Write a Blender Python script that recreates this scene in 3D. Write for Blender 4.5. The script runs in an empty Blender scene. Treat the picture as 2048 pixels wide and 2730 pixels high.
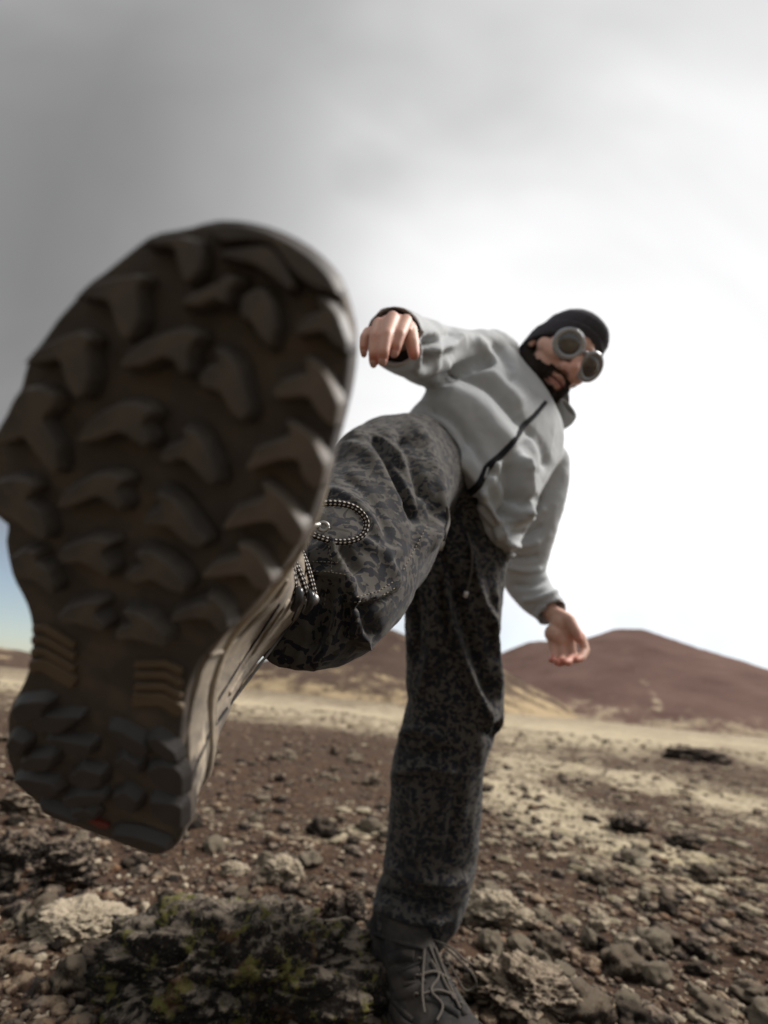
import bpy, math, random
import numpy as np
from mathutils import Vector, Matrix
from mathutils.bvhtree import BVHTree

random.seed(7)
rng = np.random.default_rng(11)
S = bpy.context.scene
COL = S.collection

# ------------------------------------------------------------------ camera
PW, PH = 2048.0, 2730.0            # size the photograph was measured at
F = 1213.0                         # focal length in those pixels (16 mm on 36 mm)
PITCH = math.radians(22.4)
ROLL = math.radians(5.3)
_r0 = np.array([1.0, 0, 0]); _u0 = np.array([0, -math.sin(PITCH), math.cos(PITCH)])
FWD = np.array([0, math.cos(PITCH), math.sin(PITCH)])
RIGHT = math.cos(ROLL) * _r0 + math.sin(ROLL) * _u0
UP = -math.sin(ROLL) * _r0 + math.cos(ROLL) * _u0
CAMH = 0.52
CAM = np.array([0, 0, CAMH])


def c2w(v):
    v = np.asarray(v, float)
    return CAM + v[..., 0:1] * RIGHT + v[..., 1:2] * UP + v[..., 2:3] * FWD if v.ndim > 1 else CAM + v[0] * RIGHT + v[1] * UP + v[2] * FWD


def cdir(v):
    return v[0] * RIGHT + v[1] * UP + v[2] * FWD


def W(px, py, d):
    """world point seen at photo position (px, py) at depth d metres"""
    return c2w(np.array([(px - PW / 2) / F * d, -(py - PH / 2) / F * d, d]))


def proj(P):
    q = P - CAM
    x, y, z = q @ RIGHT, q @ UP, q @ FWD
    z = np.maximum(z, 1e-4)
    return PW / 2 + F * x / z, PH / 2 - F * y / z, z


cam_d = bpy.data.cameras.new('camera')
cam = bpy.data.objects.new('camera', cam_d); COL.objects.link(cam)
cam_d.sensor_fit = 'VERTICAL'; cam_d.sensor_height = 36.0; cam_d.sensor_width = 27.0
cam_d.lens = 36.0 * F / PH
cam_d.clip_start = 0.01; cam_d.clip_end = 20000
M = Matrix.Identity(4)
for i in range(3):
    M[i][0] = RIGHT[i]; M[i][1] = UP[i]; M[i][2] = -FWD[i]; M[i][3] = CAM[i]
cam.matrix_world = M
cam_d.dof.use_dof = True
cam_d.dof.focus_distance = 0.42
cam_d.dof.aperture_fstop = 3.1
S.camera = cam

# ------------------------------------------------------------------ sky and sun
wd = bpy.data.worlds.new('World'); S.world = wd; wd.use_nodes = True
nt = wd.node_tree; nt.nodes.clear()
N = nt.nodes.new; LK = nt.links.new
SUN_AZ = math.radians(84)           # to the right of the view direction
SUN_EL = math.radians(48)
sky = N('ShaderNodeTexSky'); sky.sky_type = 'NISHITA'; sky.sun_disc = False
sky.sun_elevation = SUN_EL; sky.sun_rotation = SUN_AZ
sky.air_density = 1.0; sky.dust_density = 0.6
bg_blue = N('ShaderNodeBackground'); bg_blue.inputs['Strength'].default_value = 0.075
LK(sky.outputs[0], bg_blue.inputs[0])
tc = N('ShaderNodeTexCoord')
BR = cdir(np.array([(1700 - 1024) / F, -(1500 - 1365) / F, 1.0])); BR /= np.linalg.norm(BR)


def wn(t, **k):
    n = N(t)
    for a, b in k.items(): setattr(n, a, b)
    return n


def wmath(op, a, b=None, c=None):
    n = N('ShaderNodeMath'); n.operation = op
    for i, v in enumerate((a, b, c)):
        if v is None: continue
        if isinstance(v, (int, float)): n.inputs[i].default_value = v
        else: LK(v, n.inputs[i])
    return n.outputs[0]


def wramp(v, pts):
    n = N('ShaderNodeValToRGB'); LK(v, n.inputs[0])
    e = n.color_ramp.elements
    while len(e) < len(pts): e.new(0.5)
    for el, (p, c) in zip(e, pts):
        el.position = p; el.color = (c[0], c[1], c[2], 1) if isinstance(c, tuple) else (c, c, c, 1)
    return n.outputs[0]


dot = N('ShaderNodeVectorMath'); dot.operation = 'DOT_PRODUCT'
LK(tc.outputs['Generated'], dot.inputs[0]); dot.inputs[1].default_value = tuple(BR)
mp = N('ShaderNodeMapping'); LK(tc.outputs['Generated'], mp.inputs[0])
mp.inputs['Rotation'].default_value = (0.3, 0.5, 0.6); mp.inputs['Scale'].default_value = (1.0, 2.2, 1.0)
n1 = N('ShaderNodeTexNoise'); LK(mp.outputs[0], n1.inputs[0])
n1.inputs['Scale'].default_value = 1.7; n1.inputs['Detail'].default_value = 3.0; n1.inputs['Roughness'].default_value = 0.45; n1.inputs['Distortion'].default_value = 0.5
n2 = N('ShaderNodeTexNoise'); LK(tc.outputs['Generated'], n2.inputs[0])
n2.inputs['Scale'].default_value = 3.2; n2.inputs['Detail'].default_value = 3.0; n2.inputs['Roughness'].default_value = 0.5; n2.inputs['Distortion'].default_value = 0.3
cl = wmath('ADD', wmath('MULTIPLY', wmath('SUBTRACT', n1.outputs[0], 0.5), 0.50), wmath('MULTIPLY', wmath('SUBTRACT', n2.outputs[0], 0.5), 0.12))
dd = wmath('ADD', dot.outputs['Value'], cl)
cloud = wramp(wmath('ADD', wmath('MULTIPLY', dd, 0.5), 0.5), [(0.0, 0.24), (0.45, 0.23), (0.58, 0.215), (0.655, 0.22), (0.72, 0.25), (0.80, 0.345), (0.86, 0.455), (0.90, 0.535), (0.95, 0.60), (1.0, 0.95)])
sep = N('ShaderNodeSeparateXYZ'); LK(tc.outputs['Generated'], sep.inputs[0])
DKD = cdir(np.array([(-150 - 1024) / F, -(760 - 1365) / F, 1.0])); DKD /= np.linalg.norm(DKD)
dk = N('ShaderNodeVectorMath'); dk.operation = 'DOT_PRODUCT'; LK(tc.outputs['Generated'], dk.inputs[0]); dk.inputs[1].default_value = tuple(DKD)
dark = wramp(wmath('ADD', dk.outputs['Value'], wmath('MULTIPLY', wmath('SUBTRACT', n1.outputs[0], 0.5), 0.35)), [(0.80, 1.0), (0.99, 0.62)])
tint = N('ShaderNodeMix'); tint.data_type = 'RGBA'; tint.blend_type = 'MULTIPLY'; tint.inputs[0].default_value = 1.0
cl2 = N('ShaderNodeMix'); cl2.data_type = 'RGBA'; cl2.blend_type = 'MULTIPLY'; cl2.inputs[0].default_value = 1.0; LK(cloud, cl2.inputs[6]); LK(dark, cl2.inputs[7])
LK(cl2.outputs[2], tint.inputs[6]); tint.inputs[7].default_value = (1.0, 1.0, 1.01, 1)
# unseen overcast sky behind: zenith brightened, horizon darkened to shape light on the figure
ov_mask = wramp(wmath('ADD', wmath('MULTIPLY', dot.outputs['Value'], 0.5), 0.5), [(0.50, 1.0), (0.66, 0.0)])
ov_fac = wmath('ADD', wmath('MULTIPLY', wmath('MAXIMUM', sep.outputs['Z'], 0.0), 1.75), 0.42)
ov = wmath('ADD', wmath('MULTIPLY', wmath('SUBTRACT', ov_fac, 1.0), ov_mask), 1.0)
ovm = N('ShaderNodeMix'); ovm.data_type = 'RGBA'; ovm.blend_type = 'MULTIPLY'; ovm.inputs[0].default_value = 1.0
LK(tint.outputs[2], ovm.inputs[6]); LK(ov, ovm.inputs[7])
bg_cloud = N('ShaderNodeBackground'); LK(ovm.outputs[2], bg_cloud.inputs[0]); bg_cloud.inputs['Strength'].default_value = 1.0
# blue gaps low over the horizon
low = wramp(sep.outputs['Z'], [(0.0, 0.80), (0.14, 0.66), (0.31, 0.0)])
gap = wmath('MULTIPLY', low, wramp(n1.outputs[0], [(0.35, 0.45), (0.62, 1.0)]))
mx = N('ShaderNodeMixShader'); LK(gap, mx.inputs[0]); LK(bg_cloud.outputs[0], mx.inputs[1]); LK(bg_blue.outputs[0], mx.inputs[2])
wo = N('ShaderNodeOutputWorld'); LK(mx.outputs[0], wo.inputs[0])

sd = bpy.data.lights.new('sun', 'SUN'); so = bpy.data.objects.new('sun', sd); COL.objects.link(so)
sd.energy = 3.3; sd.angle = math.radians(22); sd.color = (1.0, 0.955, 0.905)
sdir = Vector((math.sin(SUN_AZ) * math.cos(SUN_EL), math.cos(SUN_AZ) * math.cos(SUN_EL), math.sin(SUN_EL)))
so.rotation_euler = sdir.to_track_quat('Z', 'Y').to_euler()

S.render.engine = 'CYCLES'
S.view_settings.view_transform = 'Standard'; S.view_settings.look = 'None'
S.view_settings.exposure = 0.8; S.view_settings.gamma = 1.0; S.view_settings.use_curve_mapping = False
S.cycles.max_bounces = 6; S.cycles.use_denoising = True

# ------------------------------------------------------------------ numeric helpers
_perm = np.random.default_rng(3).permutation(256); _perm = np.concatenate([_perm, _perm, _perm])
_grad = np.random.default_rng(4).normal(size=(256, 3)); _grad /= np.linalg.norm(_grad, axis=1)[:, None]


def pn(P):
    P = np.asarray(P, float); i = np.floor(P).astype(int); f = P - i; i &= 255
    u = f * f * f * (f * (f * 6 - 15) + 10); r = 0
    for dx in (0, 1):
        for dy in (0, 1):
            for dz in (0, 1):
                h = _perm[_perm[_perm[i[:, 0] + dx] + i[:, 1] + dy] + i[:, 2] + dz] & 255
                g = (_grad[h] * (f - [dx, dy, dz])).sum(1)
                w = (u[:, 0] if dx else 1 - u[:, 0]) * (u[:, 1] if dy else 1 - u[:, 1]) * (u[:, 2] if dz else 1 - u[:, 2])
                r = r + w * g
    return r * 1.5


def fbm(P, o=4, g=0.5, l=2.0):
    a, s, r = 1.0, 1.0, 0
    for k in range(o):
        r = r + a * pn(np.asarray(P) * s + 17.3 * k); a *= g; s *= l
    return r


def nrm(v):
    v = np.asarray(v, float); return v / max(1e-12, np.linalg.norm(v))


def cat(V, m):
    """Catmull-Rom resampling of the rows of V to m samples per span"""
    V = np.asarray(V, float); n = len(V); out = []
    for i in range(n - 1):
        p0, p1, p2, p3 = V[max(i - 1, 0)], V[i], V[i + 1], V[min(i + 2, n - 1)]
        for j in range(m):
            t = j / m
            out.append(0.5 * (2 * p1 + (p2 - p0) * t + (2 * p0 - 5 * p1 + 4 * p2 - p3) * t * t + (3 * p1 - p0 - 3 * p2 + p3) * t ** 3))
    out.append(V[-1]); return np.array(out)


def rings_mesh(R, cap=True):
    """R: list of (n,3) rings -> closed tube"""
    n = len(R[0]); V = [tuple(p) for r in R for p in r]; Fc = []
    for k in range(len(R) - 1):
        for j in range(n):
            a = k * n + j; b = k * n + (j + 1) % n
            Fc.append((a, b, b + n, a + n))
    if cap:
        for k, fl in ((0, True), (len(R) - 1, False)):
            c = len(V); V.append(tuple(np.mean(R[k], axis=0)))
            for j in range(n):
                a, b = k * n + j, k * n + (j + 1) % n
                Fc.append((b, a, c) if fl else (a, b, c))
    return V, Fc


def frames(C):
    C = np.asarray(C); T = np.gradient(C, axis=0); T /= np.linalg.norm(T, axis=1)[:, None] + 1e-12
    a = np.cross(T[0], [0.3, 0.2, 0.9]); a = nrm(a); A, B = [], []
    for t in T:
        a = nrm(a - t * (a @ t)); A.append(a); B.append(np.cross(t, a))
    return T, np.array(A), np.array(B)


TH = np.linspace(0, 2 * math.pi, 40, endpoint=False)


def hollow(R, depth, k=0.86):
    """fold the last ring inward so that the tube ends as an open sleeve"""
    e = R[-1]; c = e.mean(0); t = nrm(R[-1].mean(0) - R[-2].mean(0))
    R.append(c + (e - c) * (k + 1) / 2 + t * 0.003); R.append(c + (e - c) * k)
    for s in (0.25, 0.6, 1.0):
        R.append(c + (e - c) * k * (1 - 0.15 * s) - t * depth * s)
    return R


def tube(C, r, m=6, n=40, hol=0, k=0.86, flat=None):
    """round tube through points C with radii r"""
    D = cat(np.column_stack([np.asarray(C, float), np.asarray(r, float)]), m)
    T, A, B = frames(D[:, :3]); th = np.linspace(0, 2 * math.pi, n, endpoint=False)
    R = [c + rr * (np.cos(th)[:, None] * a + np.sin(th)[:, None] * b) for c, rr, a, b in zip(D[:, :3], D[:, 3], A, B)]
    if hol: R = hollow(R, hol, k)
    return rings_mesh(R)


def band(secs, m=6, hol=0, k=0.9, n=48, exp=2.3):
    """loft through sections (Lx,Ly,Rx,Ry,dL,dR,ratio) given by the two ends of their wide axis"""
    rows = []
    for (lx, ly, rx, ry, dl, dr, q) in secs:
        a, b = W(lx, ly, dl), W(rx, ry, dr); rows.append(np.concatenate([(a + b) / 2, (b - a) / 2, [q]]))
    D = cat(rows, m); C = D[:, :3]; T = np.gradient(C, axis=0); R = []
    th = np.linspace(0, 2 * math.pi, n, endpoint=False)
    ca = np.sign(np.cos(th)) * np.abs(np.cos(th)) ** (2 / exp); sa = np.sign(np.sin(th)) * np.abs(np.sin(th)) ** (2 / exp)
    for row, t in zip(D, T):
        A = row[3:6]; B = nrm(np.cross(t, A)) * np.linalg.norm(A) * row[6]
        R.append(row[:3] + ca[:, None] * A + sa[:, None] * B)
    if hol: R = hollow(R, hol, k)
    return rings_mesh(R)


def ball(c, r, axes=None, n=20):
    """ellipsoid; r scalar or 3 radii along axes"""
    r = np.ones(3) * r; axes = np.eye(3) if axes is None else np.asarray(axes); V = []; Fc = []
    m = n // 2
    for i in range(1, m):
        ph = math.pi * i / m
        for j in range(n):
            t = 2 * math.pi * j / n
            q = np.array([math.sin(ph) * math.cos(t), math.sin(ph) * math.sin(t), math.cos(ph)]) * r
            V.append(tuple(np.asarray(c) + q @ axes))
    for i in range(m - 2):
        for j in range(n):
            a = i * n + j; b = i * n + (j + 1) % n; Fc.append((a, a + n, b + n, b))
    t0 = len(V); V.append(tuple(np.asarray(c) + np.array([0, 0, r[2]]) @ axes)); V.append(tuple(np.asarray(c) - np.array([0, 0, r[2]]) @ axes))
    for j in range(n):
        Fc.append((t0, j, (j + 1) % n)); q = (m - 2) * n; Fc.append((t0 + 1, q + (j + 1) % n, q + j))
    return V, Fc


def caps(P, r, n=14):
    """chain of tapered capsules through P"""
    out = []
    for i, p in enumerate(P): out.append(ball(p, r[i], n=n))
    for i in range(len(P) - 1):
        out.append(tube([P[i], P[i + 1]], [r[i], r[i + 1]], m=1, n=n))
    return out


def merge(parts):
    V, Fc = [], []
    for v, f in parts:
        o = len(V); V.extend(v); Fc.extend(tuple(i + o for i in q) for q in f)
    return V, Fc


def voxel(parts, size, smooth=4, fac=0.5):
    """solid union of closed shells -> (verts array, faces array of quads)"""
    V, Fc = merge(parts); me = bpy.data.meshes.new('tmp'); me.from_pydata(V, [], Fc)
    ob = bpy.data.objects.new('tmp', me); COL.objects.link(ob)
    m = ob.modifiers.new('r', 'REMESH'); m.mode = 'VOXEL'; m.voxel_size = size
    if smooth:
        s = ob.modifiers.new('s', 'SMOOTH'); s.factor = fac; s.iterations = smooth
    bpy.context.view_layer.update()
    dg = bpy.context.evaluated_depsgraph_get()
    e = bpy.data.meshes.new_from_object(ob.evaluated_get(dg))
    bpy.data.objects.remove(ob); bpy.data.meshes.remove(me)
    v = np.empty(len(e.vertices) * 3); e.vertices.foreach_get('co', v); v = v.reshape(-1, 3)
    nn = np.empty(len(e.vertices) * 3); e.vertices.foreach_get('normal', nn); nn = nn.reshape(-1, 3)
    f = [tuple(p.vertices) for p in e.polygons]
    bpy.data.meshes.remove(e)
    return v, nn, f


def normals(v, f):
    me = bpy.data.meshes.new('tmp'); me.from_pydata([tuple(x) for x in v], [], f); me.update()
    nn = np.empty(len(me.vertices) * 3); me.vertices.foreach_get('normal', nn); bpy.data.meshes.remove(me)
    return nn.reshape(-1, 3)


def stroke(v, nn, pts, width, amp, dmin=0, dmax=9):
    """push cloth out (amp>0) or in along a fold line measured on the photo; only on the side that faces it"""
    x, y, z = proj(v); facing = -((v - CAM) * nn).sum(1) / np.linalg.norm(v - CAM, axis=1)
    P = cat(np.asarray(pts, float), 4)[:, :2]
    best = np.full(len(v), 1e9); tt = np.zeros(len(v))
    ok = np.where((z > dmin) & (z < dmax) & (facing > -0.1) & (x > P[:, 0].min() - 4 * width) & (x < P[:, 0].max() + 4 * width) & (y > P[:, 1].min() - 4 * width) & (y < P[:, 1].max() + 4 * width))[0]
    q = np.column_stack([x[ok], y[ok]]); b = best[ok]; t0 = tt[ok]
    for i in range(len(P) - 1):
        d = P[i + 1] - P[i]; s = np.clip(((q - P[i]) @ d) / (d @ d + 1e-9), 0, 1)
        e = np.linalg.norm(q - P[i] - s[:, None] * d, axis=1); m = e < b
        b = np.where(m, e, b); t0 = np.where(m, (i + s) / (len(P) - 1), t0)
    w = np.exp(-(b / width) ** 2) * np.clip(np.minimum(t0, 1 - t0) * 5 + 0.25, 0, 1) * np.clip((facing[ok] + 0.1) * 3, 0, 1)
    out = v.copy(); out[ok] += nn[ok] * (amp * w)[:, None]
    return out


# ------------------------------------------------------------------ objects
def mesh_obj(name, V, Fc, mat, parent=None, origin=None, smooth=True, uv=None):
    V = np.asarray(V, float)
    root = np.array(parent['_w']) if parent is not None else np.zeros(3)
    o = np.asarray(origin, float) if origin is not None else (root if parent is not None else V.mean(0))
    me = bpy.data.meshes.new(name); me.from_pydata([tuple(p) for p in (V - o)], [], [tuple(int(i) for i in q) for q in Fc]); me.update()
    if smooth: me.polygons.foreach_set('use_smooth', [True] * len(me.polygons))
    for m in (mat if isinstance(mat, (list, tuple)) else [mat]): me.materials.append(m)
    ob = bpy.data.objects.new(name, me); COL.objects.link(ob)
    if parent is not None: ob.parent = parent
    ob.location = tuple(o - root); ob['_w'] = [float(x) for x in o]
    if uv is not None:
        l = me.uv_layers.new(name='uv'); a = np.empty(len(me.loops), int); me.loops.foreach_get('vertex_index', a)
        l.data.foreach_set('uv', np.asarray(uv)[a].ravel())
    return ob


def empty(name, loc, label, cat_, group=None):
    o = bpy.data.objects.new(name, None); COL.objects.link(o); o.location = tuple(loc); o['_w'] = [float(x) for x in loc]
    o.empty_display_size = 0.1
    tag(o, label, cat_, group); return o


def tag(o, label=None, cat_=None, group=None, kind=None):
    if label: o['label'] = label
    if cat_: o['category'] = cat_
    if group: o['group'] = group
    if kind: o['kind'] = kind
    return o


# ------------------------------------------------------------------ materials
class Mat:
    def __init__(s, name, rough=0.85, spec=0.3):
        s.m = bpy.data.materials.new(name); s.m.use_nodes = True; s.t = s.m.node_tree
        s.b = s.t.nodes['Principled BSDF']; s.b.inputs['Roughness'].default_value = rough
        s.b.inputs['Specular IOR Level'].default_value = spec
        s.tc = s.t.nodes.new('ShaderNodeTexCoord')

    def n(s, t, **k):
        x = s.t.nodes.new(t)
        for a, b in k.items(): setattr(x, a, b)
        return x

    def l(s, a, b): s.t.links.new(a, b)

    def vec(s, scale=(1, 1, 1), rot=(0, 0, 0), src='Object'):
        m = s.n('ShaderNodeMapping'); s.l(s.tc.outputs[src], m.inputs[0]); m.inputs['Scale'].default_value = scale; m.inputs['Rotation'].default_value = rot
        return m.outputs[0]

    def noise(s, scale, detail=4, rough=0.55, dist=0, v=None):
        x = s.n('ShaderNodeTexNoise'); s.l(v if v is not None else s.tc.outputs['Object'], x.inputs[0])
        x.inputs['Scale'].default_value = scale; x.inputs['Detail'].default_value = detail; x.inputs['Roughness'].default_value = rough; x.inputs['Distortion'].default_value = dist
        return x.outputs[0]

    def vor(s, scale, v=None, feature='F1', out=0):
        x = s.n('ShaderNodeTexVoronoi', feature=feature); s.l(v if v is not None else s.tc.outputs['Object'], x.inputs[0]); x.inputs['Scale'].default_value = scale
        return x.outputs[out]

    def ramp(s, v, pts, interp='LINEAR'):
        x = s.n('ShaderNodeValToRGB'); s.l(v, x.inputs[0]); x.color_ramp.interpolation = interp
        e = x.color_ramp.elements
        while len(e) < len(pts): e.new(0.5)
        for el, (p, c) in zip(e, pts):
            el.position = p; el.color = (*c, 1) if isinstance(c, tuple) else (c, c, c, 1)
        return x.outputs[0]

    def mix(s, f, a, b, mode='MIX'):
        x = s.n('ShaderNodeMix', data_type='RGBA', blend_type=mode)
        for i, v in ((0, f), (6, a), (7, b)):
            if isinstance(v, (int, float)): x.inputs[i].default_value = v
            elif isinstance(v, tuple): x.inputs[i].default_value = (*v, 1)
            else: s.l(v, x.inputs[i])
        return x.outputs[2]

    def math(s, op, a, b=0.0):
        x = s.n('ShaderNodeMath', operation=op)
        for i, v in enumerate((a, b)):
            if isinstance(v, (int, float)): x.inputs[i].default_value = v
            else: s.l(v, x.inputs[i])
        return x.outputs[0]

    def col(s, c):
        if isinstance(c, tuple): s.b.inputs['Base Color'].default_value = (*c, 1)
        else: s.l(c, s.b.inputs['Base Color'])
        return s

    def bump(s, h, strength=0.3, dist=0.002):
        x = s.n('ShaderNodeBump'); s.l(h, x.inputs['Height']); x.inputs['Strength'].default_value = strength; x.inputs['Distance'].default_value = dist
        s.l(x.outputs[0], s.b.inputs['Normal']); return s


def m_rubber(name, c1, c2, dust, dustamt):
    a = Mat(name, 0.7, 0.35)
    d = a.ramp(a.noise(38, 6, 0.65), [(0.52 - dustamt, 0.0), (0.78 - dustamt, 1.0)])
    base = a.mix(a.noise(120, 5), c1, c2)
    a.col(a.mix(a.math('MULTIPLY', d, 0.8), base, dust)); a.bump(a.noise(900, 3), 0.25, 0.0006)
    a.l(a.ramp(d, [(0, 0.5), (1, 0.9)]), a.b.inputs['Roughness'])
    return a.m


MAT = {}
MAT['sole'] = m_rubber('outsole_rubber', (0.042, 0.036, 0.032), (0.064, 0.055, 0.048), (0.125, 0.098, 0.074), 0.08)
MAT['lug'] = m_rubber('lug_rubber', (0.048, 0.043, 0.040), (0.072, 0.064, 0.058), (0.15, 0.120, 0.092), 0.06)
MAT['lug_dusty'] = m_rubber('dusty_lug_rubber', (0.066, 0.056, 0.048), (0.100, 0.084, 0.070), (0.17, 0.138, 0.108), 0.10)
MAT['heel_lug'] = m_rubber('heel_lug_rubber', (0.034, 0.031, 0.030), (0.050, 0.045, 0.042), (0.075, 0.060, 0.048), -0.02)
MAT['mud'] = m_rubber('arch_mud', (0.085, 0.063, 0.042), (0.115, 0.083, 0.052), (0.15, 0.105, 0.065), 0.08)
a = Mat('red_badge', 0.5); a.col(a.mix(a.noise(300, 4), (0.26, 0.03, 0.015), (0.08, 0.03, 0.025))); MAT['red'] = a.m


def m_leather(name, c1, c2, dust, k=0.1):
    a = Mat(name, 0.85, 0.15)
    base = a.mix(a.ramp(a.noise(26, 5, 0.6), [(0.35, 0.0), (0.65, 1.0)]), c1, c2)
    st = a.ramp(a.noise(9, 6, 0.7, 0.6, a.vec((1, 1, 3.0))), [(0.5 - k, 0.0), (0.62 - k * 0.5, 1.0)])
    sp = a.ramp(a.noise(160, 4, 0.7), [(0.55, 0.0), (0.68, 1.0)])
    c = a.mix(a.math('MULTIPLY', st, 0.65), base, dust)
    a.col(a.mix(a.math('MULTIPLY', sp, 0.5), c, dust)); a.bump(a.mix(0.5, a.noise(240, 6, 0.65), a.noise(50, 3)), 0.45, 0.0015)
    return a.m


MAT['leather'] = m_leather('dusty_leather', (0.115, 0.100, 0.085), (0.185, 0.160, 0.133), (0.30, 0.25, 0.19), 0.08)
MAT['leather_dark'] = m_leather('dark_boot_leather', (0.016, 0.015, 0.015), (0.034, 0.031, 0.029), (0.055, 0.046, 0.038), 0.02)
MAT['rand'] = m_leather('midsole_rand', (0.19, 0.165, 0.135), (0.29, 0.25, 0.20), (0.42, 0.35, 0.26))


def m_camo():
    a = Mat('camouflage_cotton', 0.9, 0.15)
    v = a.vec((1.0, 1.0, 1.35), (0.2, 0.1, 0.5))
    nz = a.n('ShaderNodeTexNoise'); a.l(v, nz.inputs[0]); nz.inputs['Scale'].default_value = 60; nz.inputs['Detail'].default_value = 2
    dv = a.n('ShaderNodeVectorMath', operation='MULTIPLY_ADD'); a.l(nz.outputs[1], dv.inputs[0]); dv.inputs[1].default_value = (0.030, 0.030, 0.030); a.l(v, dv.inputs[2])
    b1 = a.ramp(a.vor(78, dv.outputs[0]), [(0.45, 1.0), (0.49, 0.0)])
    b2 = a.ramp(a.noise(60, 2.0, 0.5, 0.8, a.vec((1.5, 1, 0.8), (1.0, 0.4, 0.1))), [(0.585, 0.0), (0.60, 1.0)])
    b3 = a.ramp(a.noise(27, 2.0, 0.5, 0.7, a.vec((1, 1, 1), (0.5, 1.4, 0.1))), [(0.57, 0.0), (0.59, 1.0)])
    weave = a.noise(1300, 2)
    g = a.mix(a.noise(7, 3), (0.056, 0.050, 0.043), (0.082, 0.074, 0.064))
    c = a.mix(b3, g, (0.038, 0.033, 0.028))
    c = a.mix(b2, c, (0.022, 0.021, 0.021)); c = a.mix(b1, c, (0.013, 0.013, 0.017))
    c = a.mix(0.35, c, a.ramp(weave, [(0.3, 0.45), (0.7, 1.0)]), 'MULTIPLY')
    a.col(c); a.bump(a.mix(0.5, weave, a.noise(90, 5)), 0.35, 0.0009)
    a.b.inputs['Sheen Weight'].default_value = 0.08
    return a.m


MAT['camo'] = m_camo()


def m_fabric(name, c1, c2, bump_scale=700, sheen=0.15, st=0.35):
    a = Mat(name, 0.92, 0.12)
    c = a.mix(a.noise(6, 4, 0.6), c1, c2); w = a.noise(bump_scale, 3)
    c = a.mix(0.25, c, a.ramp(w, [(0.3, 0.6), (0.7, 1.0)]), 'MULTIPLY')
    a.col(c); a.bump(a.mix(0.45, w, a.noise(45, 5, 0.6)), st, 0.0016); a.b.inputs['Sheen Weight'].default_value = sheen
    return a.m


MAT['jacket'] = m_fabric('grey_fleece', (0.39, 0.41, 0.425), (0.475, 0.49, 0.50))
MAT['jacket_in'] = m_fabric('dark_lining', (0.035, 0.036, 0.038), (0.05, 0.05, 0.052))
MAT['zip'] = m_fabric('black_zip_tape', (0.016, 0.016, 0.018), (0.022, 0.022, 0.024), 900, 0.0)
a = Mat('charcoal_knit', 0.95, 0.1)
wv = a.n('ShaderNodeTexWave'); a.l(a.vec((1, 1, 1)), wv.inputs[0]); wv.inputs['Scale'].default_value = 60; wv.inputs['Distortion'].default_value = 2
a.col(a.mix(wv.outputs[1], (0.034, 0.032, 0.038), (0.085, 0.080, 0.092))); a.bump(wv.outputs[1], 0.6, 0.002); MAT['knit'] = a.m


def m_skin():
    a = Mat('skin', 0.55, 0.4)
    c = a.mix(a.ramp(a.noise(22, 4), [(0.35, 0.0), (0.65, 1.0)]), (0.53, 0.31, 0.235), (0.65, 0.405, 0.315))
    at = a.n('ShaderNodeAttribute'); at.attribute_name = 'flush'
    a.col(a.mix(at.outputs['Fac'], c, (0.50, 0.17, 0.12))); a.bump(a.noise(420, 4), 0.25, 0.0006)
    a.b.inputs['Subsurface Weight'].default_value = 0.12; a.b.inputs['Subsurface Radius'].default_value = (0.010, 0.004, 0.002)
    a.b.inputs['Subsurface Scale'].default_value = 0.5
    return a.m


MAT['skin'] = m_skin()
a = Mat('beard_hair', 0.85, 0.2); a.col(a.mix(a.noise(300, 3), (0.010, 0.008, 0.007), (0.035, 0.025, 0.02))); a.bump(a.noise(500, 4), 0.9, 0.004); MAT['beard'] = a.m
a = Mat('lip', 0.5, 0.4); a.col((0.34, 0.16, 0.13)); MAT['lip'] = a.m
a = Mat('nail', 0.35, 0.5); a.col((0.52, 0.30, 0.26)); MAT['nail'] = a.m
a = Mat('mouth_line', 0.7, 0.2); a.col((0.10, 0.035, 0.03)); MAT['mouth'] = a.m
a = Mat('silver_frame', 0.22, 0.5); a.col(a.mix(a.noise(25, 3), (0.24, 0.25, 0.265), (0.36, 0.37, 0.39))); a.b.inputs['Metallic'].default_value = 0.6; MAT['silver'] = a.m
a = Mat('smoke_lens', 0.06, 0.8); a.col((0.045, 0.038, 0.034)); a.b.inputs['Coat Weight'].default_value = 0.6; a.b.inputs['Coat Roughness'].default_value = 0.03; MAT['lens'] = a.m
a = Mat('worn_metal', 0.45, 0.5); a.col(a.mix(a.noise(60, 4), (0.28, 0.27, 0.26), (0.42, 0.41, 0.39))); a.b.inputs['Metallic'].default_value = 0.9; MAT['metal'] = a.m
a = Mat('black_hook', 0.3, 0.5); a.col((0.012, 0.012, 0.013)); MAT['hook'] = a.m
a = Mat('stitch', 0.9); a.col((0.13, 0.112, 0.085)); MAT['stitch'] = a.m
a = Mat('drawcord', 0.9); a.col((0.07, 0.062, 0.055)); MAT['cord'] = a.m
a = Mat('cord_tip', 0.4); a.col((0.55, 0.53, 0.5)); MAT['tip'] = a.m


def m_lace():
    a = Mat('flecked_cord', 0.85, 0.2)
    sp = a.n('ShaderNodeSeparateXYZ'); a.l(a.tc.outputs['UV'], sp.inputs[0])
    def tri(sign):
        s = a.math('ADD', sp.outputs['X'], a.math('MULTIPLY', sp.outputs['Y'], sign))
        return a.math('SINE', a.math('MULTIPLY', s, math.pi))
    chk = a.math('MULTIPLY', tri(1.0), tri(-1.0))
    a.col(a.mix(a.ramp(chk, [(0.28, 0.0), (0.45, 1.0)]), (0.016, 0.013, 0.012), (0.44, 0.40, 0.35)))
    a.bump(chk, 0.6, 0.0008)
    return a.m


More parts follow.
